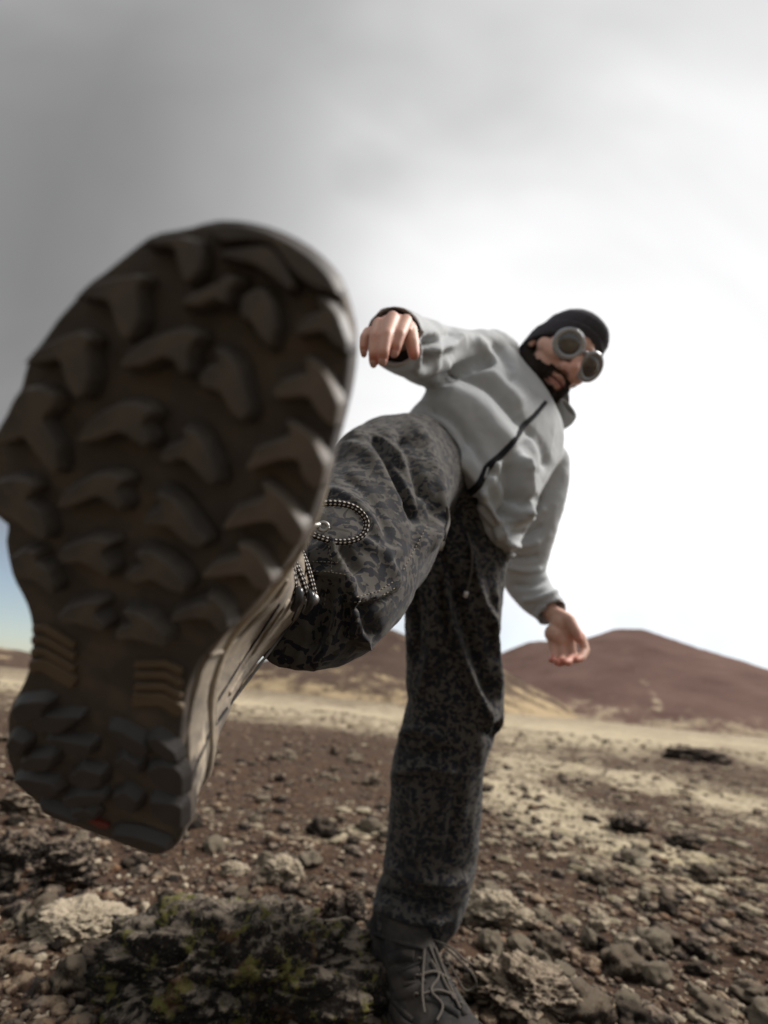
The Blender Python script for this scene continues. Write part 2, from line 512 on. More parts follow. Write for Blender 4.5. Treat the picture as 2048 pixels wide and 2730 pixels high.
MAT['lace'] = m_lace()
a = Mat('plain_lace', 0.9); a.col(a.mix(a.noise(500, 2), (0.040, 0.035, 0.030), (0.11, 0.093, 0.075))); MAT['lace_dark'] = a.m


def m_rock(name, dark, mid, pale, amt, green=0.0, sc=1.0):
    a = Mat(name, 0.95, 0.15)
    n = a.noise(34 * sc, 8, 0.68, 0.4); n3 = a.noise(11 * sc, 6, 0.65)
    c = a.mix(a.ramp(n, [(0.35, 0.0), (0.68, 1.0)]), dark, mid)
    geo = a.n('ShaderNodeNewGeometry'); sp = a.n('ShaderNodeSeparateXYZ'); a.l(geo.outputs['Normal'], sp.inputs[0])
    up = a.math('MULTIPLY', a.math('ADD', sp.outputs['Z'], 0.6), 0.28)
    l = a.ramp(a.math('ADD', a.math('ADD', a.noise(19 * sc, 7, 0.7, 0.3), up), amt - 0.5), [(0.42, 0.0), (0.58, 1.0)])
    c = a.mix(l, c, a.mix(a.noise(70 * sc, 4), pale, tuple(x * 0.62 for x in pale)))
    spk = a.ramp(a.noise(95 * sc, 5, 0.75), [(0.58, 0.0), (0.66, 0.75)])
    c = a.mix(spk, c, pale)
    rust = a.ramp(a.noise(8 * sc, 5), [(0.60, 0.0), (0.70, 0.6)])
    c = a.mix(rust, c, (0.17, 0.085, 0.04))
    if green:
        g = a.ramp(a.math('ADD', a.noise(16 * sc, 6, 0.7), a.math('MULTIPLY', n3, 0.6)), [(0.92 - green, 0.0), (1.0 - green, 1.0)])
        c = a.mix(g, c, (0.11, 0.10, 0.03))
    a.col(c); a.bump(a.mix(0.5, a.noise(55 * sc, 8, 0.72, 0.3), a.vor(60 * sc)), 1.0, 0.014 / sc)
    return a.m


MAT['rock_dark'] = m_rock('dark_lava', (0.010, 0.008, 0.007), (0.034, 0.026, 0.021), (0.20, 0.155, 0.115), 0.10, 0.0, 1.6)
MAT['rock_green'] = m_rock('mossy_lava', (0.009, 0.008, 0.007), (0.032, 0.025, 0.020), (0.21, 0.172, 0.132), 0.115, 0.06, 1.8)
MAT['rock_pale'] = m_rock('lichen_lava', (0.030, 0.022, 0.017), (0.095, 0.070, 0.052), (0.40, 0.335, 0.245), 0.42)
MAT['rock_grey'] = m_rock('grey_lava', (0.022, 0.015, 0.011), (0.078, 0.054, 0.038), (0.30, 0.24, 0.175), 0.22)


a = Mat('pale_moss', 1.0, 0.05)
a.col(a.mix(a.ramp(a.noise(24, 6, 0.7), [(0.35, 0.0), (0.66, 1.0)]), a.mix(a.noise(3.0, 3), (0.12, 0.09, 0.06), (0.17, 0.15, 0.085)), (0.46, 0.395, 0.29))); a.bump(a.noise(120, 7, 0.75), 1.0, 0.012); MAT['moss'] = a.m
MAT['gravel'] = m_rock('brown_gravel', (0.022, 0.013, 0.009), (0.075, 0.044, 0.029), (0.25, 0.185, 0.125), 0.10, 0.0, 1.6)


def m_ground():
    a = Mat('volcanic_ground', 0.97, 0.1)
    geo = a.n('ShaderNodeNewGeometry'); at = a.n('ShaderNodeAttribute'); at.attribute_name = 'moss'
    P = a.tc.outputs['Object']
    fine = a.noise(26, 8, 0.7, 0.2); med = a.noise(5.5, 8, 0.68, 0.3); big = a.noise(0.9, 6, 0.62, 0.4)
    soil = a.mix(a.ramp(fine, [(0.33, 0.0), (0.70, 1.0)]), (0.028, 0.016, 0.0105), (0.112, 0.068, 0.044))
    soil = a.mix(a.ramp(med, [(0.45, 0.0), (0.62, 0.75)]), soil, (0.050, 0.036, 0.028))
    gr = a.ramp(a.vor(38), [(0.10, 1.0), (0.34, 0.0)])
    soil = a.mix(a.math('MULTIPLY', gr, a.ramp(a.noise(15, 5), [(0.50, 0.0), (0.62, 0.8)])), soil, (0.27, 0.225, 0.18))
    soil = a.mix(a.ramp(a.noise(3.1, 5, 0.6), [(0.62, 0.0), (0.72, 0.55)]), soil, (0.14, 0.075, 0.035))
    mossc = a.mix(a.ramp(a.noise(9, 7, 0.7), [(0.35, 0.0), (0.7, 1.0)]), (0.27, 0.222, 0.148), (0.50, 0.425, 0.300))
    mossc = a.mix(a.ramp(a.noise(2.0, 4), [(0.55, 0.0), (0.7, 0.5)]), mossc, (0.30, 0.27, 0.13))
    lg = a.math('ADD', a.math('MULTIPLY', a.math('SUBTRACT', a.noise(1.3, 7, 0.68, 0.5), 0.5), 1.3), a.math('MULTIPLY', a.math('SUBTRACT', a.noise(0.16, 7, 0.66, 0.4), 0.5), 1.3))
    k = a.math('ADD', a.math('ADD', at.outputs['Fac'], lg), a.math('ADD', a.math('MULTIPLY', a.math('SUBTRACT', med, 0.5), 1.5), a.math('MULTIPLY', a.math('SUBTRACT', fine, 0.5), 2.2)))
    mm = a.ramp(k, [(0.42, 0.0), (0.74, 1.0)])
    a.col(a.mix(mm, soil, mossc)); a.bump(a.mix(0.5, fine, a.noise(90, 5, 0.7)), 1.0, 0.02)
    return a.m


MAT['ground'] = m_ground()


def m_hill(name, c1, c2, moss, lo, hi, streak=False):
    a = Mat(name, 1.0, 0.05)
    c = a.mix(a.ramp(a.noise(0.020, 8, 0.62), [(0.35, 0.0), (0.66, 1.0)]), c1, c2)
    c = a.mix(a.ramp(a.noise(0.22, 8, 0.75), [(0.40, 0.0), (0.75, 0.45)]), c, tuple(x * 1.7 for x in c1))
    at = a.n('ShaderNodeAttribute'); at.attribute_name = 'moss'
    k = a.math('ADD', at.outputs['Fac'], a.math('ADD', a.math('MULTIPLY', a.math('SUBTRACT', a.noise(0.065, 8, 0.68, 0.3), 0.5), 1.3), a.math('MULTIPLY', a.math('SUBTRACT', a.noise(0.45, 6, 0.75), 0.5), 0.6)))
    a.col(a.mix(a.ramp(k, [(lo, 0.0), (hi, 1.0)]), c, moss)); a.bump(a.noise(0.3, 8, 0.7), 0.8, 1.5)
    return a.m


MAT['hill_red'] = m_hill('red_cinder', (0.088, 0.054, 0.045), (0.142, 0.090, 0.074), (0.34, 0.275, 0.19), 0.50, 0.72)
MAT['hill_dark'] = m_hill('brown_cinder', (0.055, 0.037, 0.029), (0.095, 0.066, 0.05), (0.33, 0.255, 0.155), 0.46, 0.66)


# ------------------------------------------------------------------ terrain
def horizon(x): return 1870 + 0.0928 * (x - 1024)


FOOT = W(1090, 2660, 0.86)[:2]


def gheight(X, Y):
    r = np.hypot(X, Y); P = np.column_stack([X, Y, np.zeros_like(X)])
    near = 0.020 * fbm(P * 3.1, 4) + 0.012 * np.abs(fbm(P * 9.0 + 5, 3)) * np.clip(8 / (r + 1), 0, 1)
    mid = np.clip((r - 2) / 12, 0, 1) * 0.10 * fbm(P * 0.35 + 9, 4)
    far = np.clip((r - 20) / 150, 0, 1) * 1.0 * (fbm(P * 0.018 + 3, 4) - 0.6)
    flat = 1 - np.exp(-(np.hypot(X - FOOT[0], Y - FOOT[1]) / 0.22) ** 2)
    return near * flat + mid + far - 0.012


ang = np.concatenate([np.linspace(-1.15, 1.15, 520), np.linspace(1.15, 2 * math.pi - 1.15, 110)[1:-1]])
rad = 0.18 * (9000 / 0.18) ** np.linspace(0, 1, 340)
RR, AA = np.meshgrid(rad, ang, indexing='ij')
GX, GY = (RR * np.sin(AA)).ravel(), (RR * np.cos(AA)).ravel()
GZ = gheight(GX, GY)
na = len(ang); V = np.column_stack([GX, GY, GZ]); idx = np.arange(len(V)).reshape(len(rad), na)
q = np.stack([idx[:-1], np.roll(idx[:-1], -1, 1), np.roll(idx[1:], -1, 1), idx[1:]], -1).reshape(-1, 4)
V = np.vstack([V, [0, 0, -0.01]]); ctr = len(V) - 1
Fc = [tuple(x) for x in q[:, ::-1]] + [(ctr, int(idx[0][(j + 1) % na]), int(idx[0][j])) for j in range(na)]
Vp = V.copy(); Vp[:, 2] = 0
ground = mesh_obj('ground', V, Fc, MAT['ground'], origin=(0, 0, 0)); tag(ground, kind='structure')
gx, gy, gz = proj(Vp); front = Vp @ FWD > 0.2
dy = gy - horizon(gx)


def blob(cx, cy, sx, sy, slope=0.0):
    return np.exp(-((gx - cx) / sx) ** 2 - ((gy - cy - slope * (gx - cx)) / sy) ** 2)


moss = 0.20 + 0.10 * np.clip((gx - 1100) / 500, 0, 1)
far_l = np.clip(1 - np.abs(dy - 40) / 75, 0, 1) * (gx < 1200)
far_r = np.clip(1 - np.abs(dy - 30) / 70, 0, 1) * (gx >= 1200)
moss += 0.62 * far_l + 0.58 * far_r
moss += 0.70 * blob(1850, 2110, 330, 26, 0.20) + 0.62 * blob(1390, 2120, 170, 75, 0.30) + 0.42 * blob(1650, 2230, 260, 60, 0.35)
moss += 0.38 * blob(1850, 2330, 170, 60, 0.3) + 0.40 * blob(930, 2215, 190, 26) + 0.25 * blob(1400, 2020, 90, 40) + 0.3 * blob(1240, 2350, 160, 40, 0.3) + 0.18 * blob(1700, 2000, 300, 25, .1)
moss -= 0.45 * blob(1870, 2015, 100, 22) + 0.25 * blob(1600, 2120, 150, 22, 0.25) + 0.35 * blob(750, 2000, 330, 50) + 0.3 * blob(200, 2010, 300, 60)
rg = np.hypot(V[:, 0], V[:, 1])
moss = np.where(front & (rg < 400), moss, 0.42)
at = ground.data.attributes.new('moss', 'FLOAT', 'POINT'); at.data.foreach_set('value', moss.astype(np.float32))


def make_hill(name, mat, peaks, size, centre, mossf, seed, label, n=150):
    """height field that carries several cones; peaks = (px, py, depth, radius, power)"""
    u = np.linspace(-1, 1, n); X, Y = np.meshgrid(u * size + centre[0], u * size + centre[1], indexing='ij'); X, Y = X.ravel(), Y.ravel()
    H = np.zeros_like(X)
    for (px, py, d, r, pw, top) in peaks:
        p = W(px, py, d); q = np.hypot(X - p[0], Y - p[1]) / r
        h = p[2] * np.clip(1 - np.maximum(q - top, 0) / (1 - top), 0, 1) ** pw
        H = np.log(np.exp(np.clip(H / 9, 0, 60)) + np.exp(np.clip(h / 9, 0, 60)) - 1) * 9
    P = np.column_stack([X, Y, np.zeros_like(X)])
    H = H * (1 + 0.022 * fbm(P * 0.010 + seed, 3)) + np.clip(H / 25, 0, 1) * 1.1 * fbm(P * 0.045 + seed, 5)
    e = np.clip((1 - np.maximum(np.abs(X - centre[0]), np.abs(Y - centre[1])) / size) * 6, 0, 1)
    H = H * e - 3.5 * (1 - np.clip(H / 8, 0, 1)) - 1.2
    V = np.column_stack([X, Y, H]); i = np.arange(n * n).reshape(n, n)
    q = np.stack([i[:-1, :-1], i[1:, :-1], i[1:, 1:], i[:-1, 1:]], -1).reshape(-1, 4)
    o = mesh_obj(name, V, q, mat, origin=(0, 0, 0)); tag(o, label, kind='structure')
    x, y, z = proj(V); m = mossf(x, y, H)
    t = o.data.attributes.new('moss', 'FLOAT', 'POINT'); t.data.foreach_set('value', np.asarray(m, np.float32)); return o


def trail(x, y):
    t = np.clip((y - 1735) / 140, 0, 1); cx = 1665 + 90 * t
    return 0.42 * np.exp(-((x - cx) / 13) ** 2) * (y > 1725) * (y < 1900)


c0 = W(1560, 1800, 640)
make_hill('hill', MAT['hill_red'], [(1675, 1676, 640, 345, 1.08, 0.05), (1450, 1716, 630, 220, 1.1, 0.10)], 560, c0,
          lambda x, y, h: 0.12 + 0.50 * np.clip(1 - h / 26, 0, 1) + trail(x, y) + 0.12 * np.exp(-((x - 1560) / 170) ** 2 - ((y - 1850) / 60) ** 2), 3,
          'red brown volcanic cone with a flat top behind the right hand')
c1 = W(980, 1800, 430)
make_hill('hill', MAT['hill_dark'], [(1030, 1677, 430, 170, 1.15, 0.06), (1200, 1722, 450, 130, 1.1, 0.10), (820, 1790, 400, 120, 1.0, .08)], 300, c1,
          lambda x, y, h: 0.36 + 0.22 * np.clip(1 - h / 20, 0, 1) + 0.10 * np.clip((x - 1080) / 150, 0, 1), 8,
          'dark brown hill mottled with pale moss between the legs')
c2 = W(-260, 1800, 330)
make_hill('hill', MAT['hill_dark'], [(-120, 1712, 330, 150, 1.0, 0.25), (-420, 1690, 380, 190, 1.1, .1)], 300, c2,
          lambda x, y, h: 0.40 + 0 * x, 21, 'low brown ridge at the far left beyond the boot')

# ------------------------------------------------------------------ the raised boot: its sole plane
HEEL = np.array([(250 - 1024) / F * 0.25, (1365 - 2215) / F * 0.25, 0.25])
TOE = np.array([(590 - 1024) / F * 0.150, (1365 - 600) / F * 0.150, 0.150])
A_c = TOE - HEEL; SOLE_L = np.linalg.norm(A_c); A_c /= SOLE_L
Lc = nrm([A_c[1], -A_c[0], 0.0]); Nc = nrm(np.cross(A_c, Lc))
if Nc[2] > 0: Nc = -Nc
BO = c2w(HEEL); BA, BL, BN = cdir(A_c), cdir(Lc), cdir(Nc)        # origin at the heel, along, across, out of the tread


def sole_xy(px, py, lift=0.0):
    d = W(px, py, 1.0) - CAM; o = BO + BN * lift
    p = CAM + d * (((o - CAM) @ BN) / (d @ BN)) - o
    return np.array([p @ BL, p @ BA])


def spring(y):
    """toe spring: how far the tread curls back towards the toe"""
    t = np.clip((np.asarray(y) - 0.70 * SOLE_L) / (0.30 * SOLE_L), 0, 1.3); h = np.clip((0.10 * SOLE_L - np.asarray(y)) / (0.1 * SOLE_L), 0, 1)
    return 0.0045 * t ** 2 + 0.003 * h ** 2


def boot_pt(x, y, z, fr=None):
    """local boot coordinates (across, along, up from the tread) -> world"""
    O, Lx, Ay, Nz = fr or (BO, BL, BA, BN)
    x, y, z = np.asarray(x, float), np.asarray(y, float), np.asarray(z, float)
    zz = z + spring(y)
    return O + x[..., None] * Lx + y[..., None] * Ay - zz[..., None] * Nz


OUT_PX = [(523, 590), (540, 583), (580, 581), (630, 587), (700, 602), (770, 635), (830, 673), (870, 715), (890, 755), (895, 785), (905, 810), (918, 850), (924, 900), (925, 940), (922, 985), (916, 1030),
          (905, 1090), (887, 1157), (868, 1235), (848, 1313), (816, 1404), (781, 1470), (733, 1542), (700, 1585), (661, 1628), (619, 1674), (586, 1705), (549, 1735), (520, 1775), (500, 1830), (488, 1895), (479, 1970),
          (474, 2030), (490, 2061), (494, 2106), (488, 2151), (497, 2160), (494, 2197), (479, 2239), (452, 2275), (422, 2291), (377, 2281), (301, 2254), (226, 2227), (166, 2203), (121, 2175), (87, 2151),
          (60, 2121), (36, 2091), (27, 2061), (32, 2043), (15, 2013), (11, 1995), (21, 1965), (18, 1916), (30, 1868), (45, 1852), (69, 1801), (80, 1762), (86, 1701), (83, 1656), (69, 1605), (51, 1569), (36, 1554),
          (26, 1520), (23, 1502), (15, 1454), (6, 1421), (33, 1408), (27, 1394), (-4, 1392), (-30, 1370), (-38, 1300), (-30, 1210), (-8, 1140), (18, 1111), (36, 1062), (65, 1047), (50, 1026), (69, 991),
          (65, 973), (87, 937), (111, 913), (136, 867), (163, 830), (193, 808), (191, 786), (217, 759), (259, 738), (295, 699), (331, 671), (362, 647), (360, 635), (392, 620), (422, 616), (464, 613), (500, 605)]
OUT = np.array([sole_xy(*p) for p in OUT_PX]); OUT = OUT.mean(0) + (OUT - OUT.mean(0)) * 1.014


def resample(P, n, closed=True):
    P = np.asarray(P); Q = np.vstack([P, P[:1]]) if closed else P
    s = np.concatenate([[0], np.cumsum(np.linalg.norm(np.diff(Q, axis=0), axis=1))]); t = np.linspace(0, s[-1], n + 1)[:-1] if closed else np.linspace(0, s[-1], n)
    return np.column_stack([np.interp(t, s, Q[:, k]) for k in range(2)])


def soft(P, it=2):
    P = np.asarray(P)
    for _ in range(it): P = (np.roll(P, 1, 0) + 2 * P + np.roll(P, -1, 0)) / 4
    return P


OUTS = soft(resample(OUT, 150), 1)
OUTM = soft(resample(OUT, 64), 3)


def poly_prism(P, z0, z1, bevel, fr=None, flare=0.0):
    """outline P (n,2) extruded from z0 (deep) to z1 (towards the ground) with a bevelled rim"""
    P = np.asarray(P); n = len(P)
    if np.sum(P[:, 0] * np.roll(P[:, 1], -1) - np.roll(P[:, 0], -1) * P[:, 1]) < 0: P = P[::-1]
    e = np.roll(P, -1, 0) - np.roll(P, 1, 0); nn_ = np.column_stack([-e[:, 1], e[:, 0]]); nn_ /= np.linalg.norm(nn_, axis=1)[:, None] + 1e-12
    lays = [(P - nn_ * flare, z0), (P, z1 + (z0 - z1) * 0.28), (P + nn_ * bevel * 0.45, z1 + (z0 - z1) * 0.06), (P + nn_ * bevel, z1)]
    V = np.vstack([boot_pt(p[:, 0], p[:, 1], np.full(n, z), fr) for p, z in lays]); Fc = []
    for k in range(3):
        for j in range(n):
            a, b = k * n + j, k * n + (j + 1) % n; Fc.append((a, b, b + n, a + n))
    Fc.append(tuple(range(3 * n, 4 * n)))
    return V, Fc


# ------------------------------------------------------------------ the person
base = np.array([*W(1090, 2660, 0.86)[:2], 0.0])
person = empty('person', base, 'man in grey fleece, dark beanie and silver goggles kicking one boot sole towards the camera', 'person')

# raised boot -----------------------------------------------------
RING_SPEC = [  # height, heel offset, length factor, width factor
    (0.006, 0.000, 1.000, 1.00), (0.016, 0.000, 0.985, 0.985), (0.026, 0.003, 0.945, 0.95), (0.040, 0.005, 0.87, 0.905), (0.055, 0.006, 0.765, 0.855), (0.072, 0.008, 0.66, 0.81),
    (0.090, 0.009, 0.575, 0.76), (0.110, 0.010, 0.465, 0.72), (0.135, 0.008, 0.415, 0.72), (0.160, 0.003, 0.405, 0.74), (0.186, -0.002, 0.41, 0.76)]


def boot_upper(outl, fr=None, spec=RING_SPEC):
    L = outl[:, 1].max(); xs = []
    for y in outl[:, 1]:
        m = np.abs(outl[:, 1] - y) < 0.02; xs.append((outl[m, 0].min() + outl[m, 0].max()) / 2)
    xc = np.array(xs); rows = cat(np.array(spec), 3); R = []
    for h, off, lf, wf in rows:
        t = np.clip(h / 0.18, 0, 1); cx = xc * (1 - t) + np.interp(0.2 * L, [0, L], [xc[outl[:, 1].argmin()], xc[outl[:, 1].argmax()]]) * t
        half = outl[:, 0] - xc
        # ankle turns from the outline's shape into an oval
        ov = 0.046 * np.sign(half) * np.sqrt(np.clip(1 - ((outl[:, 1] / L - 0.5) * 2) ** 2, 0, 1))
        hx = half * wf * (1 - t * t) + ov * t * t
        y = off + outl[:, 1] * lf
        R.append(boot_pt(cx + hx, y, np.full(len(y), h), fr))
    return R


R = boot_upper(OUTM)
R = hollow(R, 0.07, 0.84)
bv, bf = rings_mesh(R)
bv = np.array(bv); bn = normals(bv, bf)
bv = bv + bn * (0.0016 * fbm(bv * 45, 3) - 0.001 * np.abs(fbm(bv * 28 + 4, 3)))[:, None]
boot = mesh_obj('hiking_boot', bv, bf, MAT['leather'], person, BO); tag(boot, 'raised tan leather boot showing its lugged sole')
boot_bvh = BVHTree.FromPolygons([tuple(p) for p in bv], [tuple(int(i) for i in q) for q in bf])
ov, of = poly_prism(OUTS, 0.012, 0.0, 0.0015)
outsole = mesh_obj('outsole', ov, of, MAT['sole'], boot, smooth=False)
# midsole band with a rolled edge
mr = []
for h, k in ((0.0115, 0.97), (0.0125, 0.985), (0.016, 0.983), (0.021, 0.97), (0.025, 0.95), (0.025, 0.91)):
    c = OUTM.mean(0); mr.append(boot_pt(*(c + (OUTM - c) * k).T, np.full(len(OUTM), h)))
mesh_obj('midsole', *rings_mesh(mr, False), MAT['rand'], boot)
for zz_, rr_ in ((0.034, 0.0028), (0.041, 0.0018)):
    Lr = boot_upper(OUTM, None, [(zz_, *np.array([np.interp(zz_, [s[0] for s in RING_SPEC], [s[k] for s in RING_SPEC]) for k in (1, 2, 3)])), (zz_ + 0.001, *np.array([np.interp(zz_, [s[0] for s in RING_SPEC], [s[k] for s in RING_SPEC]) for k in (1, 2, 3)]))])[0]
    mesh_obj('rand_bead', *tube(np.vstack([Lr, Lr[:1]]), np.full(len(Lr) + 1, rr_), 1, 8), MAT['rand'], boot)

SA = lambda P: [(x / 1.728, y / 1.728 + 540) for x, y in P]
SB = lambda P: [(x / 1.728, y / 1.728 + 1400) for x, y in P]
LUGS = [SA(p) for p in (
    [(905, 88), (1000, 73), (1090, 77), (1200, 104), (1320, 163), (1420, 233), (1500, 318), (1545, 405), (1440, 390), (1350, 330), (1290, 262), (1230, 172), (1130, 160), (1000, 172), (950, 140)],
    [(975, 228), (1030, 200), (1170, 180), (1220, 188), (1285, 262), (1338, 370), (1312, 402), (1230, 330), (1150, 275), (1005, 246)],
    [(1350, 580), (1390, 520), (1475, 490), (1435, 432), (1480, 422), (1548, 510), (1596, 640), (1594, 692), (1530, 652), (1475, 590), (1370, 612)],
    [(1250, 870), (1290, 820), (1405, 790), (1395, 710), (1435, 720), (1495, 790), (1560, 930), (1543, 1040), (1490, 1012), (1440, 945), (1410, 895), (1270, 908)],
    [(1130, 1225), (1180, 1130), (1310, 1090), (1340, 1075), (1305, 1008), (1345, 1018), (1430, 1075), (1500, 1215), (1480, 1312), (1450, 1330), (1385, 1265), (1370, 1185), (1280, 1190), (1150, 1238)],
    [(1025, 1500), (1080, 1410), (1200, 1372), (1225, 1355), (1195, 1285), (1240, 1310), (1315, 1375), (1405, 1510), (1372, 1592), (1320, 1572), (1270, 1490), (1250, 1470), (1180, 1478), (1040, 1510)],
    [(625, 185), (700, 142), (800, 138), (880, 158), (908, 230), (900, 300), (862, 352), (825, 360), (798, 285), (775, 195), (690, 192)],
    [(330, 438), (390, 372), (480, 345), (590, 325), (650, 340), (612, 385), (618, 460), (628, 530), (600, 605), (560, 640), (518, 560), (488, 452), (420, 445)],
    [(108, 745), (160, 672), (260, 625), (350, 590), (415, 628), (385, 665), (395, 720), (412, 800), (382, 890), (340, 900), (298, 830), (268, 722), (200, 742)],
    [(-20, 1120), (20, 1005), (60, 910), (95, 860), (190, 853), (250, 890), (245, 950), (190, 1000), (262, 1120), (268, 1230), (240, 1252), (180, 1180), (105, 1075), (60, 1105)],
    [(-45, 1300), (0, 1282), (60, 1268), (150, 1288), (162, 1320), (115, 1370), (192, 1430), (218, 1520), (200, 1562), (120, 1510), (60, 1462), (-40, 1425)],
    [(812, 465), (850, 420), (920, 385), (985, 360), (1005, 330), (1085, 345), (1035, 395), (1025, 462), (965, 442), (900, 474)],
    [(1092, 490), (1100, 430), (1150, 395), (1195, 395), (1238, 465), (1258, 570), (1228, 658), (1180, 605), (1140, 540), (1100, 525)],
    [(550, 745), (590, 690), (640, 640), (740, 605), (830, 580), (905, 612), (868, 650), (850, 700), (858, 780), (825, 795), (785, 722), (735, 712), (660, 752), (570, 762)],
    [(908, 810), (935, 762), (1000, 748), (978, 680), (1022, 682), (1082, 752), (1122, 880), (1142, 960), (1110, 1002), (1058, 962), (1005, 870), (930, 855)],
    [(358, 1100), (400, 1020), (470, 965), (540, 930), (620, 928), (695, 970), (640, 1022), (685, 1090), (660, 1132), (598, 1082), (545, 1055), (430, 1102)],
    [(738, 1185), (762, 1130), (850, 1100), (835, 1038), (882, 1050), (935, 1110), (985, 1220), (995, 1290), (950, 1292), (898, 1232), (845, 1182), (770, 1202)],
    [(268, 1405), (290, 1340), (360, 1292), (430, 1258), (505, 1252), (575, 1280), (530, 1322), (565, 1385), (550, 1425), (498, 1382), (445, 1352), (330, 1402)],
    [(658, 1472), (690, 1430), (745, 1410), (715, 1338), (765, 1340), (825, 1400), (905, 1510), (945, 1560), (910, 1592), (848, 1562), (778, 1492), (690, 1492)])]
LUGS += [SB(p) for p in (
    [(930, 235), (990, 170), (1110, 148), (1088, 82), (1142, 95), (1195, 142), (1262, 260), (1220, 302), (1168, 292), (1128, 228), (950, 246)],
    [(45, 150), (110, 110), (172, 130), (160, 170), (222, 210), (252, 280), (240, 322), (150, 252), (60, 235)],
    [(268, 142), (300, 100), (420, 60), (515, 84), (460, 130), (512, 200), (490, 242), (425, 195), (375, 172), (290, 178)],
    [(572, 238), (610, 200), (660, 185), (620, 130), (682, 118), (765, 170), (855, 262), (840, 312), (780, 302), (700, 252), (620, 272)],
    [(268, 422), (310, 380), (390, 355), (468, 360), (430, 410), (485, 460), (470, 492), (418, 472), (345, 452), (290, 452)],
    [(528, 502), (560, 470), (612, 460), (560, 398), (612, 398), (692, 440), (765, 510), (755, 562), (690, 548), (610, 522), (550, 532)],
    [(788, 432), (830, 385), (900, 365), (962, 365), (940, 328), (988, 340), (1038, 400), (1052, 470), (1012, 502), (958, 435), (880, 432), (800, 452)])]
HEEL_LUGS = [SB(p) for p in (
    [(52, 850), (82, 812), (200, 800), (235, 815), (200, 858), (205, 895), (80, 918)], [(140, 905), (215, 870), (385, 880), (345, 912), (285, 960), (170, 955)],
    [(25, 1012), (55, 965), (130, 1000), (112, 1050), (58, 1072)], [(205, 990), (240, 968), (330, 990), (430, 1008), (420, 1058), (350, 1080), (298, 1032)],
    [(95, 1085), (140, 1058), (245, 1060), (252, 1100), (222, 1132), (110, 1132)], [(495, 922), (560, 938), (665, 1000), (692, 1050), (640, 1072), (560, 1012), (508, 970)],
    [(675, 985), (722, 968), (812, 1040), (832, 1090), (770, 1082), (700, 1032)], [(525, 1082), (572, 1058), (642, 1100), (652, 1142), (590, 1142), (540, 1112)],
    [(672, 1122), (740, 1098), (822, 1110), (852, 1160), (848, 1250), (770, 1222), (700, 1182)], [(55, 1172), (112, 1158), (240, 1180), (282, 1230), (230, 1262), (125, 1242)],
    [(320, 1150), (372, 1112), (480, 1140), (472, 1202), (400, 1215), (340, 1190)], [(515, 1242), (580, 1220), (645, 1270), (622, 1332), (545, 1302)],
    [(685, 1262), (790, 1270), (845, 1290), (842, 1400), (760, 1372), (700, 1322)], [(310, 1332), (392, 1300), (442, 1340), (420, 1372), (340, 1352)],
    [(165, 1290), (240, 1325), (362, 1372), (352, 1400), (260, 1385), (185, 1342)], [(515, 1425), (620, 1430), (772, 1480), (760, 1522), (700, 1535), (600, 1505), (495, 1462)],
    [(280, 1262), (360, 1235), (470, 1232), (495, 1270), (420, 1290), (320, 1302)])]
for li, P in enumerate(LUGS):
    q = np.array([sole_xy(x, y, 0.0068) for x, y in P]); q = soft(resample(q, 54), 1); edge_lug = li < 11 or li in (19, 20); q = q.mean(0) + (q - q.mean(0)) * (1.03 if edge_lug else 1.06)
    v, f = poly_prism(q, 0.0, -0.0072, 0.0009, None, 0.0012 if edge_lug else 0.0020)
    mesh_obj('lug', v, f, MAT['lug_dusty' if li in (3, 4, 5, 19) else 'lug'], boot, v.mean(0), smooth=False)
for P in HEEL_LUGS:
    q = np.array([sole_xy(x, y, 0.004) for x, y in P]); q = soft(resample(q, 30), 1)
    v, f = poly_prism(q, 0.0, -0.0052, 0.0014, None, 0.0022)
    mesh_obj('heel_lug', v, f, MAT['heel_lug'], boot, v.mean(0), smooth=False)


def strip(P, w):
    P = np.asarray(P, float); d = np.gradient(P, axis=0); nn_ = np.column_stack([-d[:, 1], d[:, 0]]); nn_ /= np.linalg.norm(nn_, axis=1)[:, None]
    return np.vstack([P + nn_ * w / 2, (P - nn_ * w / 2)[::-1]])


for P in ([(620, 640), (765, 640), (838, 682)], [(620, 690), (762, 690), (838, 735)], [(618, 745), (758, 745), (836, 795)], [(612, 803), (750, 803), (835, 860)],
          [(150, 478), (205, 475), (345, 560)], [(146, 530), (205, 527), (345, 612)], [(142, 588), (203, 582), (345, 668)], [(136, 655), (200, 640), (345, 730)]):
    big = P[0][1] in (803, 655)
    q = np.array([sole_xy(x, y, 0.0015) for x, y in SB(strip(P, 58 if big else 32))])
    v, f = poly_prism(soft(resample(q, 26), 0), 0.0, -0.0022, 0.0006)
    mesh_obj('arch_rib', v, f, MAT['mud'], boot, v.mean(0), smooth=False)
q = np.array([sole_xy(x, y, 0.002) for x, y in SB([(385, 1378), (432, 1376), (495, 1403), (480, 1418), (440, 1416)])])
v, f = poly_prism(soft(resample(q, 20), 1), 0.0, -0.0022, 0.0006); mesh_obj('badge', v, f, MAT['red'], boot, v.mean(0), smooth=False)

# trousers --------------------------------------------------------


def leg(points, m=6, hol=0, n=44):
    C = [W(x, y, d) for x, y, d, r in points]; r = [rp * d / F for x, y, d, rp in points]
    return tube(C, r, m, n, hol, 0.88)


